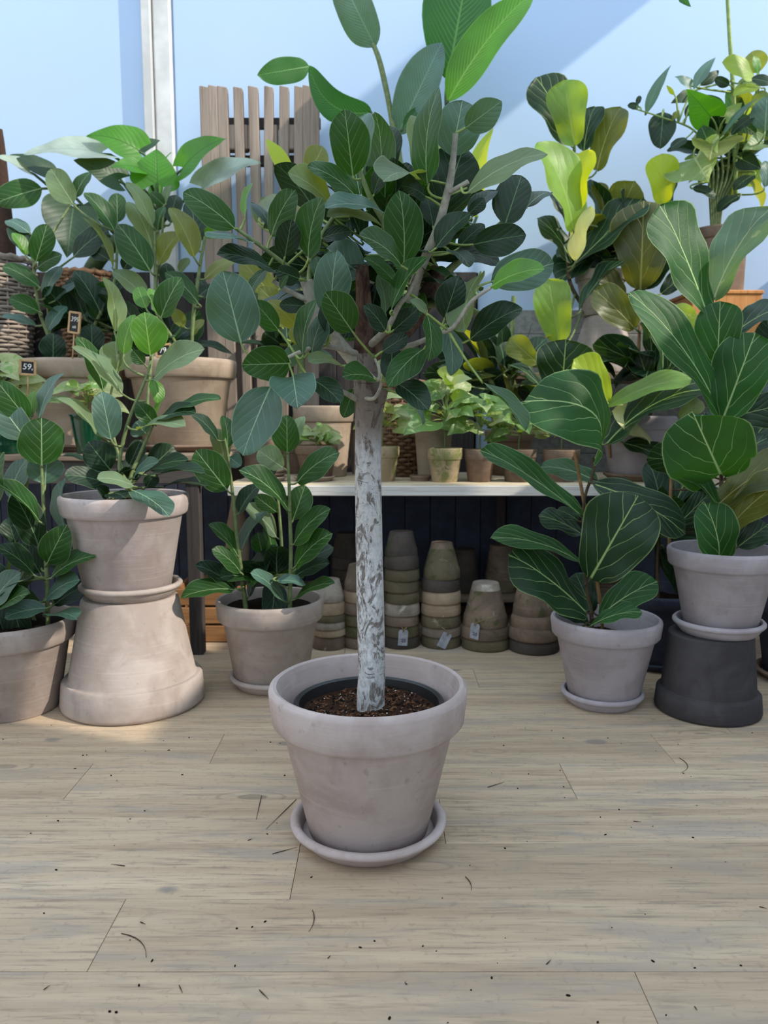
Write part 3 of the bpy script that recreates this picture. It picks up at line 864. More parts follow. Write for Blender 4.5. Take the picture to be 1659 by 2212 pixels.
T.stem('branch', 'PX', [(880, 700, 8, 14), (888, 650, 5, 13), (897, 610, 2, 12), (921, 551, -2, 10), (946, 493, -4, 9.5), (963, 430, -6, 8.6), (972, 393, -7, 8.2), (979, 345, -8, 6.5), (984, 288, -9, 6)], M['twig'], 12)
T.stem('twig', 'C4', [(695, 845, -7, 20), (750, 815, -8, 20), (835, 765, -9, 18)], M['twig'], 8)
T.stem('branch', 'PX', [(800, 745, -1, 8), (825, 722, -6, 8), (842, 700, -9, 6.5), (862, 660, -11, 6), (882, 634, -12, 5), (900, 592, -13, 4.6)], M['twig'], 8)
T.stem('branch', 'PX', [(830, 760, 0, 7), (890, 745, -4, 6), (943, 723, -8, 5.5), (980, 706, -11, 5), (1018, 652, -14, 4.4), (1060, 622, -15, 3.2)], M['twig'], 8)
T.stem('branch', 'PX', [(785, 800, 0, 18), (740, 750, -1, 15), (700, 700, -2, 14), (676, 655, -3, 13), (662, 606, -4, 14)], M['twig'], 12)
T.stem('branch', 'PX', [(672, 650, -3, 6), (646, 640, -4, 6), (612, 622, -5, 5), (590, 607, -5, 5)], M['twig'], 8)
T.stem('branch', 'PX', [(668, 625, -3, 6), (632, 585, -5, 5), (592, 553, -6, 4.6), (545, 518, -8, 4.2), (507, 492, -9, 3.6)], M['stem'], 8)
T.stem('branch', 'PX', [(775, 765, -1, 7), (730, 752, -5, 6), (691, 748, -7, 5.5), (650, 760, -9, 5), (618, 775, -10, 4)], M['twig'], 8)
T.stem('branch', 'PX', [(770, 862, -1, 7), (748, 850, -3, 6), (732, 842, -4, 5)], M['twig'], 8)
T.stem('twig', 'C5', [(1020, 930, -2, 16), (1090, 930, -5, 14), (1130, 860, -6, 12), (1140, 810, -6, 10)], M['twig'], 8)
T.stem('twig', 'C5', [(1000, 700, -2, 18), (1110, 800, -7, 14), (1125, 720, -8, 12), (1090, 640, -8, 9)], M['twig'], 8)
T.stem('branch', 'PX', [(900, 640, 6, 9), (865, 560, 3, 8), (830, 480, 0, 7), (805, 438, -1, 6), (783, 385, -2, 5), (775, 362, -2, 4)], M['stem'], 8)
T.stem('branch', 'PX', [(690, 680, -2, 7), (668, 600, 4, 6), (690, 520, 8, 6), (720, 470, 8, 5)], M['stem'], 8)
T.stem('branch', 'PX', [(930, 620, 11, 10), (985, 570, 14, 8), (1040, 520, 15, 7), (1085, 480, 15, 5)], M['stem'], 8)
T.stem('branch', 'PX', [(910, 660, 10, 9), (980, 655, 6, 7), (1040, 680, 2, 6)], M['stem'], 8)
T.leaves('''C4
520 790 600 25 240 g -8 -13 f.2
815 345 1090 140 225 b -9 -15
705 568 790 130 370 b 0 -2
640 975 800 490 410 k 3 2
830 850 1448 535 185 e -10 -14
1120 1108 1250 715 290 k 8 10
1290 965 1470 845 110 k 10 14
875 1255 1285 1180 245 k -3 -6
585 1280 852 1008 175 k -6 -8
330 1432 300 835 315 g -8 -14
310 1418 -5 1180 175 g -14 -22
440 705 432 250 210 e 2 5
10 662 20 235 215 b 0 3
100 866 205 625 115 k -1 -4
435 745 175 750 120 e 0 -14
500 880 318 795 130 k 0 -5
560 1112 510 880 140 k 2 3
1010 1545 1505 1400 310 b -8 -8
1020 1580 1428 1440 170 n -15 -21
650 1832 760 1500 235 k -6 -9
925 1495 795 1935 215 e -3 -12
850 1995 1252 1745 225 k -3 -7
1010 1800 1100 1715 95 k 0 -2
235 1768 512 1342 125 g -12 -15
190 1928 28 1730 145 k -12 -16
290 1602 32 1355 110 g -9 -14
690 1300 842 1425 95 k -5 -11
715 1325 1085 1400 140 k 2 0
512 1792 382 1688 75 e -13 -15
190 1790 130 1490 125 b -6 -9
760 1282 960 1095 140 k 1 0
860 1042 1048 828 130 k 5 8
840 1012 962 900 110 k 2 2
930 765 1062 668 95 k 6 9
C3
1510 792 1440 222 345 g -3 -8 f.16
1540 972 1128 700 185 g -4 -11
1325 1042 960 757 190 e -5 -12
1782 1105 1268 1050 112 b -8 -14
1770 1230 1290 1115 85 e -7 -13
815 1302 1012 908 225 g -6 -11
1130 1490 1238 974 245 g -9 -15
930 1476 985 1163 228 k -9 -13
500 1236 65 925 255 g -10 -14
640 1352 264 1308 68 b -8 -17 B.03
845 1606 350 1450 130 k -6 -13
588 1150 652 842 62 n -8 -10
810 1242 640 1010 95 k 4 8
555 2215 400 1600 448 b -12 -15 B.04
1330 1995 1372 1425 330 b -9 -15
1502 2112 1275 1785 300 g -14 -21
1250 1322 1492 1262 132 k -4 -5
1592 1642 1285 1400 340 b 0 2
772 1588 628 1812 100 g -6 -8
1052 1665 850 1590 165 k -7 -10
890 1752 957 1640 60 g -9 -10
872 2102 658 1855 190 g -9 -12
1052 2102 785 1848 180 o 0 0
1112 1902 882 1890 135 k -3 -4
1252 1662 1190 1478 140 b -4 -5
C5
578 622 672 222 118 g -12 -16
640 622 732 330 150 b -8 -10
770 475 742 240 130 k -10 -10
482 680 142 690 262 g -10 -17
508 772 540 990 335 b -12 -24
345 848 145 1335 325 b -12 -18 B.03
648 800 852 962 165 k -10 -15
852 692 618 660 68 e -8 -14
1088 790 868 770 132 g -8 -15
1442 578 1188 842 195 g -8 -12
1470 335 1482 660 135 g -13 -16
1262 828 1478 1012 185 k -7 -12
1222 560 1200 802 175 k -4 -7
1150 592 1332 480 125 k -8 -8
1230 440 1402 290 155 k -5 -6
942 868 868 1068 135 g 2 0
562 640 438 605 160 b -6 -8
572 545 490 425 95 o -3 -4
PX
965 705 976 812 46 b -7 -8
898 872 915 918 12 b -5 -6
C8 738 148 1052 488 100 g -12 -20 B.04
''')
T.fill(70, (0.0, 1.74, 1.27), (0.27, 0.13, 0.22), 0.10, 0.16, 'kkkkg')

# ---- left fig on the floor
A_ = Plant('fig_plant', 'young fig plant growing in the warm grey floor pot', (LP1[0], LP1[1], 0.255), 2.33, petiole='stem', pr=0.0035)
A_.stem('stem', 'D1', [(362, 1420, 2, 18), (355, 1250, 1, 18), (350, 1000, 0, 17), (335, 700, 0, 15), (322, 400, 0, 14), (310, 160, 0, 10)], M['stem'])
A_.stem('stem', 'D1', [(300, 1420, 8, 15), (200, 1100, 9, 14), (190, 500, 9, 13), (225, -120, 8, 11), (232, -280, 8, 7)], M['stem'])
A_.stem('stem', 'D1', [(-60, 1420, 5, 15), (-110, 900, 5, 13), (-160, 300, 4, 11)], M['stem'])
A_.leaves('''C2
268 902 265 600 292 g -1 -3 f.05
290 1022 300 840 230 b 4 5
60 1112 172 858 130 b 8 12
250 1260 -60 1000 100 g -5 -14
245 1422 85 1085 200 k -3 -6
300 1532 425 1288 195 g -4 -8
330 1622 608 1478 115 g -5 -8
420 1330 405 990 80 b 2 4
215 1602 -10 1425 130 k -8 -16
100 1402 50 1240 130 k 4 5
180 612 -20 365 180 g 5 0
170 740 -30 470 210 b 3 2
210 582 215 425 62 n 8 9
252 602 402 308 85 b 7 12
-60 1250 10 820 140 g -5 -8
D1
345 1162 588 1005 120 b -5 -10
345 1222 35 1290 130 b -8 -14
350 1282 572 1295 60 b -6 -14
-40 1285 212 1108 80 g -8 -14
-60 1200 150 955 160 b -7 -9
400 1200 645 1050 140 k 4 8
300 960 160 740 170 k 4 2
340 900 520 800 130 k 5 7
320 640 60 560 140 k 6 8
''')
A_.fill(14, (LP1[0] + .02, LP1[1], 0.36), (0.16, 0.12, 0.10), 0.13, 0.19, 'kkb', 0.1)

# ---- fig raised on the upturned pot
B_ = Plant('fig_plant', 'forked fig plant in the pale pot raised on the upturned pot', (LP2[0], LP2[1], 0.632), LP2[1] - 0.02, petiole='stem', pr=0.0034)
B_.stem('stem', 'C2', [(822, 1110, 0, 17), (810, 1020, 0, 16), (770, 940, -1, 14), (768, 860, -1, 13), (800, 700, -2, 12), (845, 560, -2, 11), (905, 420, -2, 10), (950, 300, -2, 9), (965, 195, -2, 7)], M['stem'])
B_.stem('stem', 'C2', [(822, 1090, 0, 14), (840, 960, 1, 13), (890, 850, 2, 12), (945, 720, 2, 10), (1000, 600, 2, 8)], M['stem'])
B_.stem('stem', 'C2', [(822, 1080, 2, 12), (760, 850, 8, 11), (700, 600, 11, 10), (710, 450, 12, 9), (740, 320, 12, 8), (765, 190, 12, 6)], M['stem'])
B_.stem('stem', 'C2', [(945, 560, 1, 10), (950, 420, 2, 9), (1000, 20, 8, 7), (1020, -40, 8, 6)], M['stem'])
B_.leaves('''C2
962 198 925 -75 222 n -5 -8 f.06
790 192 862 -62 115 n -2 -3
1030 -40 1160 -300 160 g 6 4
735 50 672 -302 115 e 12 14
935 -100 880 -240 100 n 8 10
1012 -60 960 -232 75 n 6 7
660 422 495 78 115 g 9 6
780 442 468 138 105 e 3 -3
755 306 738 108 205 e 13 14
922 256 848 168 85 g 3 2
985 352 1305 155 135 e -4 -10
975 350 1012 506 85 n -3 -5
712 738 648 432 188 b -5 -7 f.06
622 702 372 468 75 e 2 -6
992 642 875 502 115 g 0 -3
935 702 868 625 135 b 2 0
880 676 1182 648 52 e -6 -12
1005 622 1252 560 80 k -2 -8
1080 572 1412 474 66 g 0 -4
705 932 565 755 195 k 3 0
830 902 902 738 115 k 8 9
950 932 1115 780 175 k 6 9
662 1012 412 965 135 k 0 -9
852 1036 622 985 85 e -12 -20
850 1065 1082 1222 135 b -14 -24 B.05
850 982 1012 882 55 b -4 -9
870 1002 1202 868 46 k -4 -10
1000 972 1312 955 56 k 2 -2
1050 1042 1332 1036 34 k 6 2
540 870 368 848 28 k 8 8
935 1042 995 955 95 k 2 3
1002 602 1046 468 26 n 2 2
690 1110 620 1040 70 k 0 -5
700 1090 800 1110 60 k -5 -12
''')
B_.fill(8, (LP2[0], LP2[1] + .04, 0.72), (0.13, 0.09, 0.05), 0.10, 0.15, 'k', 0.1)

# ---- two upright figs, middle left
C_ = Plant('fig_plant', 'pair of upright fig stems beside the stacks of old clay pots', (MP[0], MP[1], 0.266), MP[1] - .03, petiole='stem', pr=0.0034)
C_.stem('stem', 'D2', [(522, 1440, -2, 19), (510, 1330, -2, 18), (480, 1100, -2, 17), (455, 900, -2, 15), (435, 700, -2, 14), (415, 500, -2, 12), (390, 300, -2, 10), (365, 160, -2, 8)], M['stem'])
C_.stem('stem', 'D2', [(850, 1440, -4, 17), (852, 1330, -4, 16), (858, 1000, -4, 15), (850, 700, -4, 13), (845, 500, -4, 12), (832, 270, -4, 9)], M['stem'])
C_.stem('stem', 'D2', [(760, 1440, 8, 15), (790, 1050, 8, 13), (770, 700, 8, 11), (760, 620, 8, 8)], M['stem'])
C_.leaves('''D2
382 548 150 252 255 g -6 -10 f.06
832 268 828 -12 205 g -5 -8 f.06
905 492 1212 262 178 g -6 -12
845 702 480 392 135 g -6 -14
875 772 965 512 188 g -2 -1
880 952 1146 686 152 g -6 -12
890 1122 1158 868 165 g -8 -14
880 1202 1146 1090 115 k -6 -11
950 1105 1175 972 140 k 2 5
885 1362 1182 1238 78 g -10 -16
470 722 625 505 115 k 0 2
752 902 502 655 125 e 8 4
752 712 588 588 125 g 8 6
462 1042 245 802 115 g -3 -7
482 1162 275 985 115 g -6 -12
490 1002 688 702 85 b 0 2
642 1012 610 862 138 g 4 3
442 1282 148 1105 150 k -4 -9
432 1292 35 1350 140 g -10 -18
545 1342 745 955 125 k 0 2
802 1372 562 1162 95 b -8 -15
748 1225 972 1258 75 b -12 -12
802 382 615 250 178 e 0 2
870 202 955 -5 100 e 2 4
362 332 298 85 145 e 2 4
385 232 352 -10 115 g 0 2
400 302 485 368 118 b 2 0
800 300 700 470 70 k 4 2
C2 1392 742 1232 578 75 k -2 -8
''')
C_.fill(16, (MP[0] + .01, MP[1], 0.37), (0.14, 0.11, 0.10), 0.12, 0.17, 'kkkg', 0.1)

# ---- staked fiddle leaf fig, right
D_ = Plant('fiddle_leaf_fig', 'small staked fiddle leaf fig in the cool grey pot on the floor', (RP1[0], RP1[1], 0.205), RP1[1], shape='fiddle', petiole='stem_dark', pr=0.0032, maxpet=.2)
D_.stem('stem', 'D4', [(640, 1080, 0, 12), (636, 980, 0, 12), (612, 850, 0, 11), (596, 650, 0, 10), (588, 450, 0, 10), (600, 300, 0, 9), (650, 150, 0, 9), (642, 70, 0, 8)], M['stem_dark'])
D_.stem('stake', 'D4', [(700, 1080, 4, 10), (690, 930, 3, 10), (650, 680, 2, 10), (605, 400, 1.5, 10), (560, 150, 1, 10), (540, 45, 1, 10)], M['stake'])
D_.leaves('''C7
715 1085 345 770 335 f -2 -22 a.16 B.16
636 1388 105 1028 115 f -4 -14 B.03 f.3 r.30
642 1652 155 1508 92 f -4 -14 B.08 f.3 r.28
722 1205 420 1125 125 g 8 12
718 1225 1215 1490 195 F -4 -12 B.10 r.42
642 1492 412 1392 118 F 6 8
D4
602 968 165 630 265 F -5 -14 f.04 B.04
635 770 905 300 440 F -10 -16 f.05
688 995 1016 790 200 f -5 -10
630 1052 928 965 85 f -12 -16
645 965 545 745 165 k 6 9
622 1045 440 965 95 k 0 -3
560 442 440 375 70 F 4 5
''')

# ---- tall fiddle leaf fig raised on the charcoal pot
G_ = Plant('fiddle_leaf_fig', 'tall fiddle leaf fig raised on the upturned charcoal pot', (RP2[0] + .027, RP2[1], 0.456), RP2[1] + .02, shape='fiddle', petiole='stem_dark', pr=0.0034, maxpet=.25)
G_.stem('stem', 'C7', [(1390, 1660, 0, 13), (1400, 1450, 0, 13), (1405, 1150, 0, 12), (1390, 850, 1, 11), (1385, 600, 2, 11), (1350, 400, 3, 9), (1330, 262, 3, 8)], M['stem_dark'])
G_.stem('stake', 'C7', [(1120, 1620, 22, 9), (1128, 1300, 22, 9), (1138, 1080, 22, 9)], M['stake'])
G_.leaves('''C7
1388 1640 1318 1325 235 f -6 -14 B.14
1402 1372 1155 1095 85 f -4 -12 f.35 B.05 r.3
1402 1168 1255 845 500 f -4 -26 B.16
1382 1342 1800 1070 220 O -5 -8
1445 1465 1760 1190 215 O -8 -14
1420 852 1590 400 330 f -5 -12 f.06
1392 832 920 175 190 f -4 -16 f.3 B.06 r.32
1382 602 1400 228 255 f -4 -9
1478 402 1760 258 140 F 0 4
1430 862 1740 790 200 F -1 -4
1180 1432 1332 1280 140 F 10 8
1440 1120 1680 960 180 F 6 10
1500 1560 1660 1440 150 F 2 2
1350 1600 1290 1500 60 F 0 -1
C6
1272 1628 1000 975 270 f -6 -10 a-.05
1328 1555 1680 985 280 w -4 -2
''')
G_.fill(6, (RP2[0] + .1, RP2[1] + .15, 0.75), (0.2, 0.06, 0.2), 0.16, 0.22, 'F', 0.3)

# ------------------------------------------------------------------ left table: big pots and what grows in them
TZ = 0.765
def tx(px, Y, z): return px2x(px, Y, z)
pa = (tx(160, 3.22, 1.0), 3.22); pb = (tx(393, 3.19, 1.0), 3.19)
saucer('brown saucer under the left big pot on the plant table', (pa[0], pa[1], TZ), 0.18, M['pot_brown'], 0.03)
pot('terracotta_pot', 'big tan clay pot on the plant table beside the green glazed pots', (pa[0], pa[1], TZ + .0105), 0.210, 0.185, 0.155, 0.355, 0.075, M['pot_tan'], soil=0.03)
saucer('brown saucer under the right big pot on the plant table', (pb[0], pb[1], TZ), 0.175, M['pot_brown'], 0.03)
pot('terracotta_pot', 'big tan clay pot at the end of the plant table near the pallet', (pb[0], pb[1], TZ + .0105), 0.222, 0.195, 0.155, 0.355, 0.075, M['pot_tan'], soil=0.03)

E_ = Plant('fig_plant', 'tall green fig in the big tan pot at the table end', (pb[0], pb[1], 1.095), 3.16, petiole='stem', pr=0.0045)
E_.stem('stem', 'C1', [(1225, 1750, 0, 14), (1225, 1620, 0, 13), (1240, 1400, 0, 13), (1260, 1250, 0, 12), (1285, 1080, 0, 11), (1312, 920, 0, 9)], M['stem'])
E_.stem('stem', 'C1', [(1190, 1750, -3, 14), (1120, 1600, -6, 13), (1000, 1400, -10, 12), (995, 1200, -10, 11), (990, 1000, -10, 10), (990, 880, -10, 8)], M['stem'])
E_.stem('stem', 'C1', [(1180, 1750, 5, 12), (1050, 1500, 5, 11), (1000, 1250, 3, 10), (1030, 1000, 2, 9), (1050, 720, 2, 7)], M['stem'])
E_.leaves('''C1
962 1142 755 842 195 g -14 -17
972 852 812 572 95 e -12 -17
975 1002 828 692 145 e -10 -9
1010 882 1052 728 62 g -8 -7
1052 722 962 640 75 g 2 0
1060 712 1092 592 42 e 2 3
1090 835 1130 655 115 k 4 7
1242 1052 1088 735 145 o -4 -9
1250 972 1212 695 145 k 3 6
1015 1102 1152 895 115 o -8 -11
1272 1352 1058 1148 115 g -5 -12
942 1332 722 1142 115 e -12 -18
1090 1252 1060 1088 105 k 0 2
1310 1192 1502 1068 85 o 2 5
1312 922 1398 862 75 n 0 -2
1150 1150 1210 1060 60 e 2 4
1250 1330 1380 1230 70 k 3 6
1180 1500 1090 1380 80 o 0 -5
1230 1560 1300 1450 60 o 0 4
1330 1290 1260 1180 70 k 6 8
''')
E_.fill(12, (pb[0] - .05, pb[1], 1.22), (0.2, 0.12, 0.1), 0.14, 0.2, 'kkg', 0.3)

H_ = Plant('fig_plant', 'dense green fig in the left tan pot, in front of the wicker basket', (pa[0], pa[1], 1.095), 3.18, petiole='stem', pr=0.0045)
H_.stem('stem', 'C1', [(400, 1750, 0, 13), (330, 1600, -2, 12), (260, 1430, -4, 11), (235, 1300, -5, 10), (215, 1120, -5, 8), (225, 1070, -5, 7)], M['stem'])
H_.stem('stem', 'C1', [(420, 1750, 2, 12), (330, 1550, 2, 11), (305, 1350, 2, 10), (290, 1180, 2, 8)], M['stem'])
H_.stem('stem', 'C1', [(480, 1750, 4, 13), (600, 1500, 4, 12), (720, 1250, 4, 11), (745, 1100, 4, 10), (750, 900, 4, 8)], M['stem'])
H_.leaves('''C1
230 1082 302 842 152 g -8 -10
165 1042 82 895 72 n -5 -6
200 1052 62 850 130 k 0 2
190 900 40 815 80 b 2 4
240 1122 395 1038 95 g -4 -7
250 1242 18 1108 105 g -6 -10
285 1312 392 1110 75 b -2 0
350 1332 542 1204 46 b 0 4
250 1402 55 1315 110 g -8 -13
300 1542 425 1365 75 b -2 0
340 1712 340 1538 165 k -6 -7
230 1492 8 1428 52 b -4 -8
640 1402 478 1138 155 k 0 -2
590 1670 585 1480 150 k -4 -5
732 882 540 638 115 g 2 -2
752 832 748 642 122 g 6 8
470 1052 692 876 135 k 6 9
722 1122 538 798 38 e 0 -3
790 1132 855 1018 95 k 4 5
700 1070 580 1000 90 k 6 7
470 712 325 486 165 e 4 2
480 672 577 508 85 g 6 8
700 1250 850 1180 90 k 6 9
760 1330 640 1260 80 k 2 0
''')
H_.fill(20, (pa[0] + .1, pa[1] + .05, 1.28), (0.28, 0.12, 0.14), 0.14, 0.2, 'kkkg', 0.3)

# heart-leaved philodendron behind, with a fibrous support
phb = (tx(190, 3.80, 1.4), 3.80)
I_ = Plant('philodendron', 'big glossy heart-leaved philodendron rising behind the figs by the wall', (phb[0], phb[1], 1.45), 3.62, shape='heart', petiole='petiole_dark', pr=0.0065, maxpet=1.2)
I_.stem('stem', 'PX', [(190, 650, 18, 20), (195, 590, 14, 18), (240, 530, 9, 16), (300, 500, 8, 14), (352, 480, 6, 12)], M['petiole_dark'])
I_.stem('support_pole', 'PX', [(12, 700, 12, 22), (10, 560, 12, 24), (8, 450, 12, 16), (3, 330, 12, 9), (-2, 280, 12, 7)], M['stub'], 12)
I_.leaves('''C1
885 372 552 275 200 h -2 -8 a.05
900 352 1025 305 80 H 6 10
610 350 498 305 60 H 6 8
650 385 150 388 135 s -6 -16 B.06
755 562 470 430 170 H -8 -16
300 505 65 395 110 H 0 -5
185 502 -30 405 75 s -4 -10
268 612 -25 705 175 g -8 -16 Sfig
890 482 708 475 100 h -10 -20
1005 582 1000 360 300 h -8 -5 f.05
1172 482 1444 288 155 h -6 -14
1300 612 1665 440 150 s -6 -12
470 742 430 1052 365 H -14 -22 f.2
1010 640 1090 380 80 h 2 6
''')
# wicker baskets
def basket(label, loc, R0, R1, H, rows, mat, r=0.008):
    t = thing('wicker_basket', label, 'basket', loc)
    ns = 22
    verts, faces = [], []
    for k in range(rows):
        f = (k + .5) / rows
        rr = R0 + (R1 - R0) * f
        pts = []
        n = ns * 4
        for i in range(n + 1):
            a = 2 * math.pi * i / n
            w = 0.006 * math.sin(a * ns / 2 + math.pi * k) + R_.uniform(-.0008, .0008)
            pts.append(((rr + w) * math.cos(a), (rr + w) * math.sin(a), H * f + 0.003 * math.sin(a * 3 + k)))
        v, fc = tube_data(pts, r * R_.uniform(.85, 1.1), 5, False)
        o = len(verts)
        verts += v; faces += [tuple(x + o for x in q) for q in fc]
    wv = link('weave', mesh_from(verts, faces, mat, True), t)
    wv['kind'] = 'stuff'
    for i in range(ns):
        a = 2 * math.pi * (i + .5) / ns
        v, fc = tube_data([(R0 * math.cos(a), R0 * math.sin(a), 0), (R1 * math.cos(a), R1 * math.sin(a), H)], 0.005, 5)
        link('stake', mesh_from(v, fc, mat, True), t)
    pts = [(R1 * math.cos(2 * math.pi * i / 60), R1 * math.sin(2 * math.pi * i / 60), H + .005 * math.sin(i * 2.0)) for i in range(61)]
    v, fc = tube_data(pts, 0.014, 8, False)
    link('rim', mesh_from(v, fc, mat, True), t)
    link('base', lathe([(0, 0), (R0, 0), (R0, .012), (0, .012)], mat, 32), t)
    return t
basket('pale grey wicker basket at the edge of the basket shelf', (tx(-20, 3.78, 1.4), 3.78, 1.17), 0.165, 0.205, 0.46, 26, M['wicker2'])
basket('brown wicker basket behind the dense green fig', (tx(190, 3.80, 1.4), 3.80, 1.17), 0.10, 0.135, 0.40, 24, M['wicker'])
basket('tall brown wicker basket standing on the plank shelf', (tx(868, 3.43, .9), 3.43, 0.647), 0.095, 0.095, 0.40, 24, M['wicker'])

# green glazed pots
def glazed(label, px, Y, R0, R1, H, ribs):
    pr = [(0, 0), (R0, 0), (R0 + .002, .004)]
    for i in range(1, 12):
        f = i / 12
        pr.append((R0 + (R1 - R0) * f + (.002 if i in ribs else 0), H * f))
    pr += [(R1 + .003, H * .97), (R1 + .002, H), (R1 - .005, H), (R1 - .007, H * .9), (R0 - .006, .01), (0, .01)]
    o = tag(link('glazed_pot', lathe(pr, M['glass'], 48, 60), None, (tx(px, Y, TZ + .05), Y, TZ)), label, 'pot')
    link('soil', soil_mesh(R1 - .012, M['soil2'], .003), o, (0, 0, H * .86))
    return o
glazed('dark green glazed pot with raised bands, at the table corner', 2, 2.97, 0.082, 0.086, 0.15, (2, 3, 5))
glazed('small tapering dark green glazed pot in front of the tan pot', 190, 2.96, 0.040, 0.062, 0.15, ())

def bushy(name, label, base, h, rad, n, mats, lmin, lmax, shape='heart', group=None, pr=0.0016, front=1.0, stem='stem'):
    p = Plant(name, label, base, base[1], shape=shape, petiole='petiole', pr=pr, maxpet=1.0, group=group)
    b = Vector(base)
    p.stem3('stem', [b - Vector((0, 0, .03)), b + Vector((0, 0, h * .25)), b + Vector((.005, 0, h * .45))], [.004, .0035, .002], M[stem], 6, 3)
    for i in range(n):
        a = 2.4 * i + R_.uniform(-.4, .4)
        f = (i + .5) / n
        rr = rad * math.sqrt(f) * R_.uniform(.6, 1)
        z = h * (0.35 + 0.65 * (1 - f) ** .6) * R_.uniform(.75, 1.05)
        c = b + Vector((rr * math.cos(a), max(rr * math.sin(a), -rad * front), z))
        ax = Vector((math.cos(a), math.sin(a), R_.uniform(-.5, .35)))
        ax.normalize()
        L = R_.uniform(lmin, lmax) * 1.2
        p.leaf3(c, c + ax * L, L * R_.uniform(.6, .85), R_.choice(mats), view=c + Vector((R_.gauss(0, .5), -1.4 - R_.random(), 0.9)) * 3, fold=.25)
    return p
bushy('syngonium', 'pale syngonium in the banded green pot with a 59 sign', (tx(2, 2.97, .9), 2.97, TZ + .13), 0.25, 0.13, 18, 'ppq', 0.07, 0.10, front=.1)
bushy('syngonium', 'pale syngonium in the small tapering green pot', (tx(190, 2.96, .9), 2.96, TZ + .13), 0.14, 0.09, 15, 'ppq', 0.05, 0.085)

# price signs
def text_mesh(s, size, mat):
    cu = bpy.data.curves.new('t', 'FONT')
    cu.body = s; cu.size = size; cu.align_x = 'CENTER'; cu.align_y = 'CENTER'; cu.extrude = 0.0004; cu.shear = 0.15
    ob = bpy.data.objects.new('t', cu)
    COL.objects.link(ob)
    bpy.context.view_layer.update()
    me = bpy.data.meshes.new_from_object(ob.evaluated_get(bpy.context.evaluated_depsgraph_get()))
    bpy.data.objects.remove(ob)
    me.materials.clear(); me.materials.append(mat)
    return me
def sign(label, p, w, h, lines, rot, stick):
    t = thing('price_sign', label, 'sign', p, rot)
    box('board', M['slate'], w, .004, h, t, (0, 0, 0), bevel=.0005)
    for (sx, sz, x, z) in ((w, .006, 0, h / 2), (w, .006, 0, -h / 2), (.006, h, -w / 2, 0), (.006, h, w / 2, 0)):
        box('frame', M['sign_wood'], sx + .003, .007, sz + .002, t, (x, 0, z), bevel=.0008)
    for (s, size, x, z) in lines:
        link('lettering', text_mesh(s, size, M['chalk']), t, (x, -.0026, z), (math.pi / 2, 0, 0))
    v, f = tube_data([(0, .003, -h / 2 + .004), (0.002, .003, -h / 2 - stick)], .003, 6)
    link('stick', mesh_from(v, f, M['sign_wood'], True), t)
sign('small chalkboard sign reading 59 among the pale syngonium', P(60, 794, 2.885), 0.050, 0.050, [('59,', .03, 0, .002)], (0, .06, .25), .09)
sign('framed chalkboard price sign on a stick in front of the dense fig', P(161, 697, 3.02), 0.048, 0.075, [('399', .026, .002, .012), ('stk', .016, .002, -.016)], (0, .16, -.35), .12)
sign('chalkboard price sign half hidden behind the fig on the raised pot', P(353, 757, 2.93), 0.055, 0.04, [('79,', .026, 0, 0)], (0, -.15, .2), .05)

# ------------------------------------------------------------------ plank shelf
SZ = 0.647
def sy(py): return ground(py, SZ)
def shelfpot(label, px, Yc, R, H, rh, m, soil=.012, Rb=None, z=SZ, group=None):
    return pot('clay_pot', label, (tx(px, Yc, z + H / 2), Yc, z), R, R * .9, Rb or R * .72, H, rh, M[m], soil=soil, seg=48, group=group)
small = [(961, 3.10, .071, .135, .046, 'mossy_tan', 'small tan clay pot green with moss, on the plank shelf'),
         (1036, 3.11, .0645, .130, .042, 'pot_brown', 'small plain brown clay pot right of the mossy one on the shelf'),
         (1120, 3.11, .074, .130, .034, 'old_a', 'small brown clay pot with a thin rim on the plank shelf'),
         (1212, 3.12, .074, .128, .046, 'pot_brown', 'small brown clay pot with a chalky rim near the shelf end'),
         (826, 3.14, .070, .14, .045, 'mossy_tan', 'mossy clay pot mostly hidden behind the white trunk')]
sylab = ['tall pale syngonium in the mossy clay pot', 'dense pale syngonium in the plain brown pot', 'low pale syngonium in the thin-rimmed pot', 'leggy pale syngonium in the chalky-rimmed pot', 'pale syngonium behind the white trunk']
sypar = [(0.27, .105, 22, 'qqp', .07, .12), (0.22, .095, 22, 'qqp', .05, .085), (0.16, .09, 18, 'qqp', .045, .075), (0.20, .08, 13, 'pqp', .05, .085), (.2, .09, 14, 'ppo', .05, .09)]
for (px, Y, R, H, rh, m, lab), sl_, (h, rad, n, ms, a, b) in zip(small, sylab, sypar):
    x = tx(px, Y, SZ + H / 2)
    shelfpot(lab, px, Y, R, H, rh, m, group='small clay pots of syngonium')
    bushy('syngonium', sl_, (x, Y, SZ + H - .012), h, rad, n, ms, a, b, group='syngonium plants on the shelf')
shelfpot('tall tan clay pot behind the mossy small pot on the shelf', 936, 3.275, .088, .27, .055, 'pot_tan', soil=.02)
saucer('brown saucer under the large tan pot beside the wicker basket', (tx(908, 3.15, SZ), 3.15, SZ), .045, M['pot_brown'], .022)
shelfpot('wide tan clay pot behind the succulent bowl on the shelf', 700, 3.42, .135, .305, .07, 'pot_tan', soil=.03)
shelfpot('brown clay bowl planted with a pale rosette succulent', 684, 3.17, .088, .13, .038, 'pot_brown', soil=.01, Rb=.062, z=SZ + .014)
saucer('thin saucer under the succulent bowl', (tx(678, 3.13, SZ), 3.15, SZ), .085, M['pot_tan'], .020)
x0 = tx(578, 3.13, SZ)
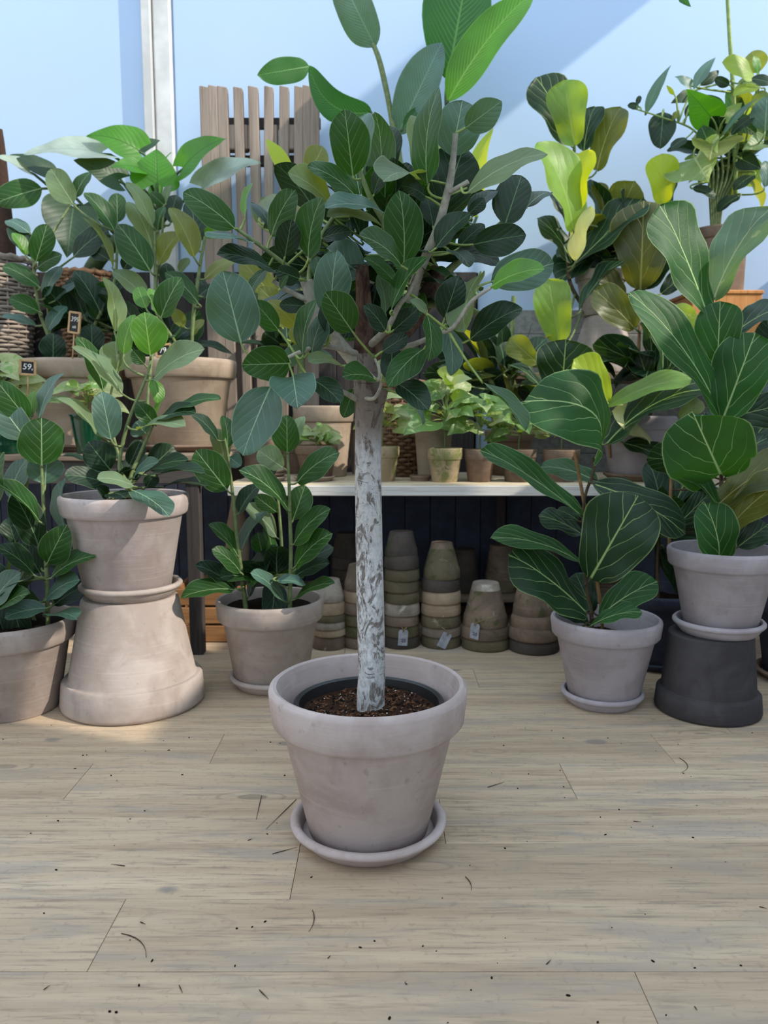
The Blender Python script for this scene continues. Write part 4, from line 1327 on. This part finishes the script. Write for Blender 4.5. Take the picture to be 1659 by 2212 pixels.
for i in range(3):
    saucer(['bottom', 'middle', 'top'][i] + ' saucer in the small pile on the plank shelf', (x0 + R_.uniform(-.003, .003), 3.14, SZ + i * .0145), .074 - .002 * i, M['pot_tan'] if i != 1 else M['pot_brown'], .019, group='pile of saucers')
gr = tag(link('grit_heap', lathe([(0, .012), (.03, .011), (.055, .004), (.058, 0), (0, 0)], M['gravel'], 32), None, (x0, 3.14, SZ + .029 + .0105)), 'heap of pale grit in the top saucer', 'gravel', kind='stuff')
shelfpot('dark clay pot standing behind the pile of saucers', 560, 3.35, .075, .16, .04, 'pot_brown', soil=.015)
su = bushy('succulent', 'pale green rosette succulent with pointed leaves in a brown bowl', (tx(684, 3.17, .8), 3.17, SZ + .13), .075, .075, 34, 'pppq', .045, .065, 'lance')
# right end of the shelf
saucer('wide brown saucer under the grey pot at the shelf end', (tx(1375, 3.2, SZ), 3.2, SZ), .135, M['pot_brown'], .03)
pot('terracotta_pot', 'grey clay pot on a brown saucer at the right end of the shelf', (tx(1375, 3.2, .8), 3.2, SZ + .0105), .155, .137, .105, .25, .055, M['pot_cool'], soil=.03)
shelfpot('dark brown clay pot of the dark-leaved shrub behind the small pots', 1100, 3.48, .11, .2, .05, 'pot_brown')
# under the table: terracotta bricks and a bottle-shaped vase
for i, (z, w) in enumerate(((0, .26), (.075, .24), (.15, .22))):
    pass
cr = thing('wooden_crate', 'brown wooden crate on the floor under the table end', 'crate', (-0.70, 3.2, 0))
for i in range(3):
    box('slat', M['crate_wood'], .30, .018, .066, cr, (0, -.14, .036 + i * .075), bevel=.003)
    box('slat', M['crate_wood'], .018, .26, .066, cr, (-.14, 0, .036 + i * .075), bevel=.003)
    box('slat', M['crate_wood'], .018, .26, .066, cr, (.14, 0, .036 + i * .075), bevel=.003)
    box('slat', M['crate_wood'], .30, .018, .066, cr, (0, .14, .036 + i * .075), bevel=.003)
for sx in (-.12, .12):
    for s2 in (-.12, .12):
        box('corner_post', M['crate_wood'], .025, .025, .225, cr, (sx, s2, .1125), bevel=.002)
box('base', M['crate_wood'], .27, .27, .012, cr, (0, 0, .008), bevel=.002)
vz = tag(link('clay_vase', lathe([(0, 0), (.035, 0), (.045, .02), (.052, .1), (.045, .2), (.028, .28), (.02, .33), (.022, .345), (.016, .345), (.015, .3), (0, .3)], M['pot_tan'], 32), None, (tx(512, 3.35, .45), 3.35, .235)), 'slim tan clay vase standing on the dark crate behind the upright figs', 'vase')
box_t = thing('dark_crate', 'dark wooden box under the slim clay vase', 'crate', (tx(512, 3.4, .1) + .02, 3.38, 0))
for i in range(3):
    box('slat', M['dark_wood_x'], .24, .016, .074, box_t, (0, -.1, .038 + i * .078), bevel=.003)
    box('slat', M['dark_wood_x'], .24, .016, .074, box_t, (0, .1, .038 + i * .078), bevel=.003)
for sx in (-.112, .112):
    box('side', M['dark_wood'], .016, .184, .23, box_t, (sx, 0, .1155), bevel=.003)
box('lid', M['dark_wood_x'], .24, .216, .012, box_t, (0, 0, .2290), bevel=.002)

# tags tied to the stacks
def price_tag(label, xy, R, ang, z, tilt, w=.037, h=.064, ink=True, loop=None):
    a = ang
    r = R + .0035
    t = thing('price_tag', label, 'tag', (xy[0] + r * math.sin(a), xy[1] - r * math.cos(a), z), (0.05, tilt, a))
    bm = bmesh.new()
    pts = [(-w / 2, -h / 2), (w / 2, -h / 2), (w / 2, h / 2 - .006), (w / 2 - .006, h / 2), (-w / 2 + .006, h / 2), (-w / 2, h / 2 - .006)]
    vs = [bm.verts.new((x, 0, y)) for x, y in pts]
    f = bm.faces.new(vs)
    e = bmesh.ops.extrude_face_region(bm, geom=[f])
    bmesh.ops.translate(bm, verts=[g for g in e['geom'] if isinstance(g, bmesh.types.BMVert)], vec=(0, .0012, 0))
    link('card', bm_mesh(bm, M['tagcard']), t)
    v, fc = tube_data([(0, -.0012, h / 2 - .008), (0, .002, h / 2 - .008)], .0028, 10)
    link('eyelet', mesh_from(v, fc, M['pot_orange'], True), t)
    if ink:
        v, fc = [], []
        for pl in ([(-.005, .002), (.0, .004), (.001, 0), (-.004, -.004), (.002, -.005)], [(.008, .004), (.004, .003), (.004, 0), (.008, -.001), (.006, -.005), (.003, -.004)]):
            a_, b_ = tube_data([(x * 1.4, -.0009, y * 1.4 - .010) for x, y in pl], .0010, 5)
            o = len(v); v += a_; fc += [tuple(i + o for i in q) for q in b_]
        link('handwriting', mesh_from(v, fc, M['ink'], True), t)
    st = []
    for k in range(2):
        s = -1 if k == 0 else 1
        dx = loop[k][0]; dz = loop[k][1]
        v, fc = tube_data([(0, -.002, h / 2 - .008), (s * .003, -.003, h / 2 + .004), (dx, -.002 + .5 * dx * dx / R, h / 2 + dz)], .0016, 6)
        link('string', mesh_from(v, fc, M['string'], True), t)
price_tag('grey price tag with handwriting on the tall dark mossy stack', s4, .0745, .06, 0.050, 0.06, loop=[(-.010, .012), (.012, .012)])
price_tag('blank grey tag hanging at a slant on the multicoloured stack', s5, .0805, .10, 0.040, 0.45, ink=False, loop=[(-.050, .012), (.030, .026)])
price_tag('grey price tag with handwriting tied by string to the squat stack', s6, .098, -.55, 0.084, 0.12, loop=[(-.012, .02), (.075, .045)])

# ------------------------------------------------------------------ behind: strelitzia and shrubs
sb = (tx(792, 3.56, .8), 3.56)
pot('terracotta_pot', 'tan clay pot of the tall strelitzia on the plank shelf', (sb[0], sb[1], SZ), .088, .079, .066, .25, .05, M['pot_tan'], soil=.02)
J_ = Plant('strelitzia', 'tall strelitzia with long paddle leaves reaching above the fig tree', (sb[0], sb[1], SZ + .23), 3.52, shape='paddle', petiole='petiole_dark', pr=0.008, maxpet=2.5)
J_.stem('stalk', 'PX', [(790, 905, 4, 9), (800, 860, 4, 9), (868, 600, 3, 8), (862, 380, 3, 7), (845, 250, 2, 6), (822, 140, 0, 6), (803, 88, 0, 5)], M['stem'])
J_.stem('stalk', 'PX', [(788, 905, 4, 9), (796, 860, 4, 9), (850, 600, 3, 7), (842, 420, 3, 6), (826, 330, 2, 5), (801, 245, 0, 4)], M['stem'])
J_.stem('stalk', 'PX', [(794, 905, 4, 9), (806, 860, 4, 9), (880, 600, 4, 8), (872, 420, 4, 7), (862, 330, 4, 6), (858, 285, 4, 5)], M['stem'])
J_.stem('stalk', 'PX', [(796, 905, 4, 9), (812, 860, 5, 9), (900, 600, 5, 8), (930, 400, 6, 7), (965, 230, 4, 6)], M['stem'])
J_.leaves('''D8
712 575 395 335 150 t 0 -8 a-.22 B.04
395 338 135 385 130 t -8 -20 B.02 np
735 238 540 -160 200 T 0 -8
850 690 1078 212 200 T 4 2
1108 400 1230 -260 340 t 8 10
1108 520 1545 -50 190 L 2 -8 f.3
880 655 965 545 60 t 0 2
PX
1028 470 1062 272 44 Y 12 14
''')
sc = (tx(632, 3.57, .8), 3.57)
pot('clay_pot', 'small brown clay pot in front of the pallet, behind the saucers', (sc[0], sc[1], SZ), .066, .059, .05, .13, .035, M['pot_brown'], soil=.015, seg=40)
K_ = Plant('canna_plant', 'yellow-green broad-leaved plant in front of the wooden pallet', (sc[0], sc[1], SZ + .115), 3.5, shape='paddle', petiole='petiole', pr=0.005, maxpet=1.0)
K_.stem('stalk', 'PX', [(632, 965, 7, 8), (650, 800, 4, 8), (650, 600, 2, 8), (655, 480, 0, 6)], M['stem'])
K_.leaves('''C3
990 915 775 470 135 Y -4 -6
1130 795 1255 535 210 o -2 0 Sfig
1420 860 1480 700 90 o 0 2
1330 1010 1400 900 60 y 0 0
700 1190 640 1010 60 e 0 0
PX
560 470 600 420 40 s -2 -2
620 480 560 430 50 e 0 2
600 650 520 560 60 o 0 -4
640 700 560 620 70 o -4 -10
700 620 620 560 60 k 0 -4
590 720 545 630 40 k 0 -4
''')
K_.fill(12, (sc[0], 3.52, 1.25), (0.2, 0.08, 0.22), 0.16, 0.24, 'kko', 0.4)

shx = tx(1105, 3.48, .85)
N_ = Plant('dark_shrub', 'shaded dark-leaved shrub behind the syngonium pots', (shx, 3.48, SZ + .19), 3.48, shape='fig', petiole='stem', pr=0.004, maxpet=.6)
N_.stem('stem', 'PX', [(1105, 960, 0, 8), (1100, 840, 0, 7), (1105, 720, 0, 6), (1110, 640, 0, 5)], M['stem'])
N_.stem('stem', 'PX', [(1105, 950, 0, 7), (1060, 820, 2, 6), (1030, 700, 3, 5)], M['stem'])
N_.fill(30, (shx - .05, 3.48, 1.12), (0.26, 0.10, 0.22), 0.16, 0.26, 'kkkko', 0.3, 'paddle')
N_.leaves('''PX
1005 830 945 800 40 y -10 -14
1090 790 1060 700 40 k -6 -8
1120 800 1180 730 50 k -6 -8
''')

# ------------------------------------------------------------------ upper right
UZ = 1.10
ix = tx(1302, 3.70, 1.2)
pot('terracotta_pot', 'warm clay pot turned upside down on the dark upper shelf', (ix, 3.70, UZ), .165, .150, .085, .27, .05, M['pot_warm'], inv=True)
pot('terracotta_pot', 'clay pot of the large fiddle leaf fig on the upper shelf', (ix - .02, 3.70, UZ + .27), .12, .105, .08, .20, .045, M['pot_warm'], soil=.02)
Q_ = Plant('fiddle_leaf_fig', 'large sunlit fiddle leaf fig with yellow-green leaves against the wall', (ix - .02, 3.70, UZ + .45), 3.62, shape='fiddle', petiole='stem', pr=0.005, maxpet=.5)
Q_.stem('stem', 'C6', [(520, 1620, 8, 12), (440, 1480, 2, 12), (420, 1340, 0, 11), (440, 1100, 0, 10), (450, 850, 0, 9), (460, 600, 0, 8)], M['stem_dark'])
Q_.stem('stem', 'C6', [(540, 1620, 8, 12), (700, 1560, 4, 11), (860, 1490, 0, 11), (900, 1200, 2, 9), (980, 1000, 3, 8)], M['stem_dark'])
Q_.leaves('''C6
462 608 395 208 250 l -4 -10
432 602 225 188 250 F 0 -4
520 642 585 370 155 F 2 4
602 762 745 372 200 O 2 -2
452 1132 245 588 230 l -8 -16
490 1012 542 636 155 Y -6 -10
1012 978 1008 662 192 Y 0 -4
1060 972 1095 770 80 F 4 6
470 1342 880 930 165 F -4 -8 a.08
470 1322 560 985 135 c -8 -12
870 1492 892 955 380 O -8 -14
900 1502 1145 1215 180 F -4 -4
490 1642 765 1320 64 F -14 -18
442 1332 235 1060 125 F -2 -6
430 1110 330 900 90 F 4 6
640 1010 600 840 100 O 4 4
700 1400 560 1250 150 F 4 6
760 1580 600 1400 150 O 0 -6
1000 1530 1130 1420 120 F 0 0
C7
522 448 465 105 218 l -16 -20
''')
Q_.fill(20, (ix + .04, 3.72, 1.72), (0.30, 0.08, 0.20), 0.2, 0.32, 'FFFO', 0.4)

# shrubby fiddle leaf fig on the plank shelf, in the grey pot
gx = tx(1375, 3.2, .85)
U_ = Plant('fiddle_leaf_fig', 'mid-height fiddle leaf fig in the grey pot at the shelf end', (gx, 3.2, SZ + .22), 3.12, shape='fiddle', petiole='stem', pr=0.0042, maxpet=.5)
U_.stem('stem', 'C7', [(920, 1060, 8, 11), (840, 960, 2, 10), (790, 880, -2, 9), (785, 760, -2, 7)], M['stem_dark'])
U_.stem('stem', 'C7', [(940, 1060, 8, 11), (1000, 900, 6, 10), (1060, 700, 6, 9), (1080, 560, 6, 7)], M['stem_dark'])
U_.stem('stake', 'C7', [(800, 1080, 4, 7), (788, 900, 2, 7), (782, 800, 2, 7)], M['stake'])
U_.stem('stake', 'C7', [(945, 640, 20, 9), (955, 500, 20, 9), (962, 360, 20, 9)], M['stake'])
U_.leaves('''C7
540 705 560 435 320 F 2 -4
788 772 605 545 180 Y -6 -12
790 802 1245 645 108 l -6 -14 B.10 f.25 r.32
785 1002 1320 695 205 F -8 -16 B.12
1082 642 1028 290 115 F 0 -3
1100 642 1205 385 180 F 0 -2
1002 642 955 505 155 F 6 6
1272 402 1145 255 130 v 4 2
932 372 715 165 190 O 14 12
1052 1002 818 825 130 c -2 -8
880 1002 1115 1105 110 F -4 -12
402 562 255 428 135 o 10 8
462 752 262 570 60 F 10 8
1250 640 1320 400 110 v 6 8
1180 860 1300 770 110 v 2 2
990 900 880 780 120 F 6 6
640 680 690 560 90 F 6 8
''')
U_.fill(16, (gx + .1, 3.26, 1.12), (0.30, 0.08, 0.18), 0.18, 0.28, 'FFFO', 0.4)

# orange wooden stand, brown pot and mixed climbing plants
bx0 = tx(1542, 3.68, 1.3)
wb = thing('plant_stand', 'orange pine box stand on the upper shelf under a brown pot', 'stand', (bx0, 3.70, UZ))
for i, z in enumerate((.058, .174, .290)):
    for (sx, sy_, x, y) in ((.31, .018, 0, -.14), (.31, .018, 0, .14), (.018, .262, -.146, 0), (.018, .262, .146, 0)):
        box('board', M['orange_wood'], sx, sy_, .112, wb, (x, y, z), bevel=.003)
box('top', M['orange_wood'], .32, .31, .018, wb, (0, 0, .356), bevel=.004)
pot('terracotta_pot', 'reddish brown clay pot of the climbing plants on the pine stand', (bx0 + .01, 3.70, UZ + .365), .135, .12, .115, .29, .05, M['pot_brown'], soil=.02)
V_ = Plant('climbing_plant', 'lush mixed climbing plant with variegated leaves against the wall', (bx0 + .01, 3.70, UZ + .635), 3.58, shape='heart', petiole='petiole', pr=0.004, maxpet=1.0)
for i, (x, y) in enumerate(((1268, 600), (1300, 640), (1320, 620), (1345, 560), (1420, 520), (1500, 480), (1560, 420))):
    V_.stem('stem', 'C6', [(1310 + i * 8, 1120, 8, 9), (1300 + i * 14, 950, 6, 8), (1290 + i * 30, 780, 4, 7), (x, y, 2, 5)], M['stem'])
V_.stem('stem', 'C6', [(1320, 700, 4, 7), (1200, 520, 0, 6), (1000, 440, -2, 5), (830, 385, -2, 4)], M['petiole'])
V_.stem('stem', 'PX', [(1590, 420, 4, 5), (1584, 200, 4, 5), (1576, 80, 4, 4.5), (1570, -30, 4, 4)], M['petiole'])
V_.leaves('''C6
905 418 1058 112 75 T 0 -4 Slance
1012 405 990 632 160 k 2 0 Sfig
1180 242 1082 185 55 T 2 2
1200 265 1335 62 75 T 0 4 Slance
1240 242 1358 148 75 k 4 6 Slance
1182 285 1058 352 75 H 2 0 Slance
1305 435 1155 265 200 h -6 -14
1572 188 1378 98 105 y -8 -14 Sfig
1602 162 1560 30 140 o -2 -2 Sfig
1595 170 1575 58 46 n -8 -9 Sfig
1555 202 1690 235 64 k -10 -12 Sfig
1622 256 1448 302 56 y -8 -12 Sfig
1640 528 1655 306 170 b -12 -14 Sfig
1380 552 1592 322 40 b -12 -16 Slance
1430 548 1575 432 60 k -8 -12 Sfig
1282 578 1240 480 115 g -4 -4
1320 600 1300 705 320 o -8 -18
1205 690 1290 832 390 v -4 -18
1152 568 1058 635 56 k -2 -3 Sfig
1190 880 1342 942 55 k 0 0 Sfig
1482 928 1348 1025 70 k 0 0 Sfig
1572 798 1448 890 70 k -2 -4 Sfig
1640 872 1642 708 75 b -10 -10 Sfig
1400 440 1500 350 90 v -6 -8
1480 470 1600 560 100 g -4 -6
1620 600 1500 640 110 v -6 -10
1560 360 1660 290 90 e -6 -10 Sfig
1420 240 1330 200 60 k 0 2 Sfig
1470 230 1620 240 70 e 0 -2 Sfig
1500 700 1620 760 110 k 0 -2
1600 420 1690 560 90 g -8 -8 Sfig
850 360 865 305 34 k -2 -2 Sfig
860 375 790 365 40 k -2 -2 Sfig
1080 300 1030 240 30 y -2 -2 Slance
1100 400 1060 470 40 o -2 -2 Slance
1150 440 1230 330 60 k 4 4 Sfig
E4
960 -40 1058 55 60 t 2 0 Slance
''')
V_.fill(46, P(1590, 320, 3.70), (0.24, 0.07, 0.24), 0.12, 0.20, 'kkgveo', 0.3, 'fig')
# lower right: shaded small shrub near the frame edge
W_ = Plant('dark_shrub', 'dark-leaved shrub in the slate pot behind the charcoal pedestal', (1.46, 2.62, .27), 2.62, shape='fig', petiole='stem', pr=0.0036, maxpet=.8)
W_.stem3('stem', [Vector((1.46, 2.62, .24)), Vector((1.45, 2.64, .6)), Vector((1.42, 2.66, .95)), Vector((1.40, 2.66, 1.25))], [.008, .007, .006, .004], M['stem'])
W_.fill(26, (1.40, 2.70, 0.92), (0.2, 0.12, 0.36), 0.16, 0.24, 'kkkF', 0.3)
X_ = Plant('dark_shrub', 'low dark-leaved shrub in the navy pot in the shade', (1.00, 2.78, .24), 2.78, shape='fig', petiole='stem', pr=0.0036, maxpet=.8)
X_.stem3('stem', [Vector((1.0, 2.78, .22)), Vector((1.0, 2.8, .4)), Vector((1.02, 2.82, .6))], [.008, .007, .005], M['stem_dark'])
X_.fill(24, (1.02, 2.82, 0.50), (0.16, 0.12, 0.20), 0.15, 0.22, 'kkkF', 0.2)

# ------------------------------------------------------------------ litter on the floor
def crumb():
    x = R_.uniform(-1.2, 1.3); y = R_.uniform(1.0, 2.3)
    if math.hypot(x - MX, y - MY) < .19: return None
    return Vector((x, y, .0005))
cb = bits(170, crumb, M['soil2'], 'soil_crumbs', None, .0008, .0026, 1.4)
tag(cb, 'scattered dark soil crumbs on the wooden floor', 'soil')
TW = [(565, 1720, 553, 1772, 0), (640, 1728, 575, 1792, 0), (588, 1846, 640, 1832, 0), (675, 1968, 667, 2014, .1), (262, 2018, 316, 2070, .15), (1053, 1702, 1090, 1690, 0), (1467, 1638, 1472, 1670, .2), (303, 1993, 314, 1998, 0), (387, 2130, 394, 2146, 0), (708, 2072, 714, 2066, 0), (1368, 1775, 1385, 1777, 0), (1640, 1960, 1657, 1964, 0), (1005, 1895, 1018, 1925, .1), (560, 2140, 580, 2160, 0), (1180, 2085, 1190, 2075, 0), (94, 2140, 108, 2130, 0), (270, 1872, 240, 1868, 0), (1500, 2176, 1506, 2184, 0), (880, 2128, 876, 2122, .3), (535, 1817, 545, 1813, 0)]
for (x1, y1, x2, y2, bn) in TW:
    ya, yb_ = ground(y1), ground(y2)
    a = Vector((px2x(x1, ya, 0), ya, .0016)); b = Vector((px2x(x2, yb_, 0), yb_, .0016))
    d = b - a; nrm = Vector((-d.y, d.x, 0))
    pts = [d * k / 6 + nrm * (bn * 4 * (k / 6) * (1 - k / 6)) for k in range(7)]
    v, f = tube_data(pts, [.0004 + .0005 * math.sin(math.pi * min(1, .2 + k / 6)) for k in range(7)], 6)
    tag(link('twig', mesh_from(v, f, M['stub'], True), None, a), 'dry brown twig lying loose on the wooden floor', 'twig', 'twigs on the floor')
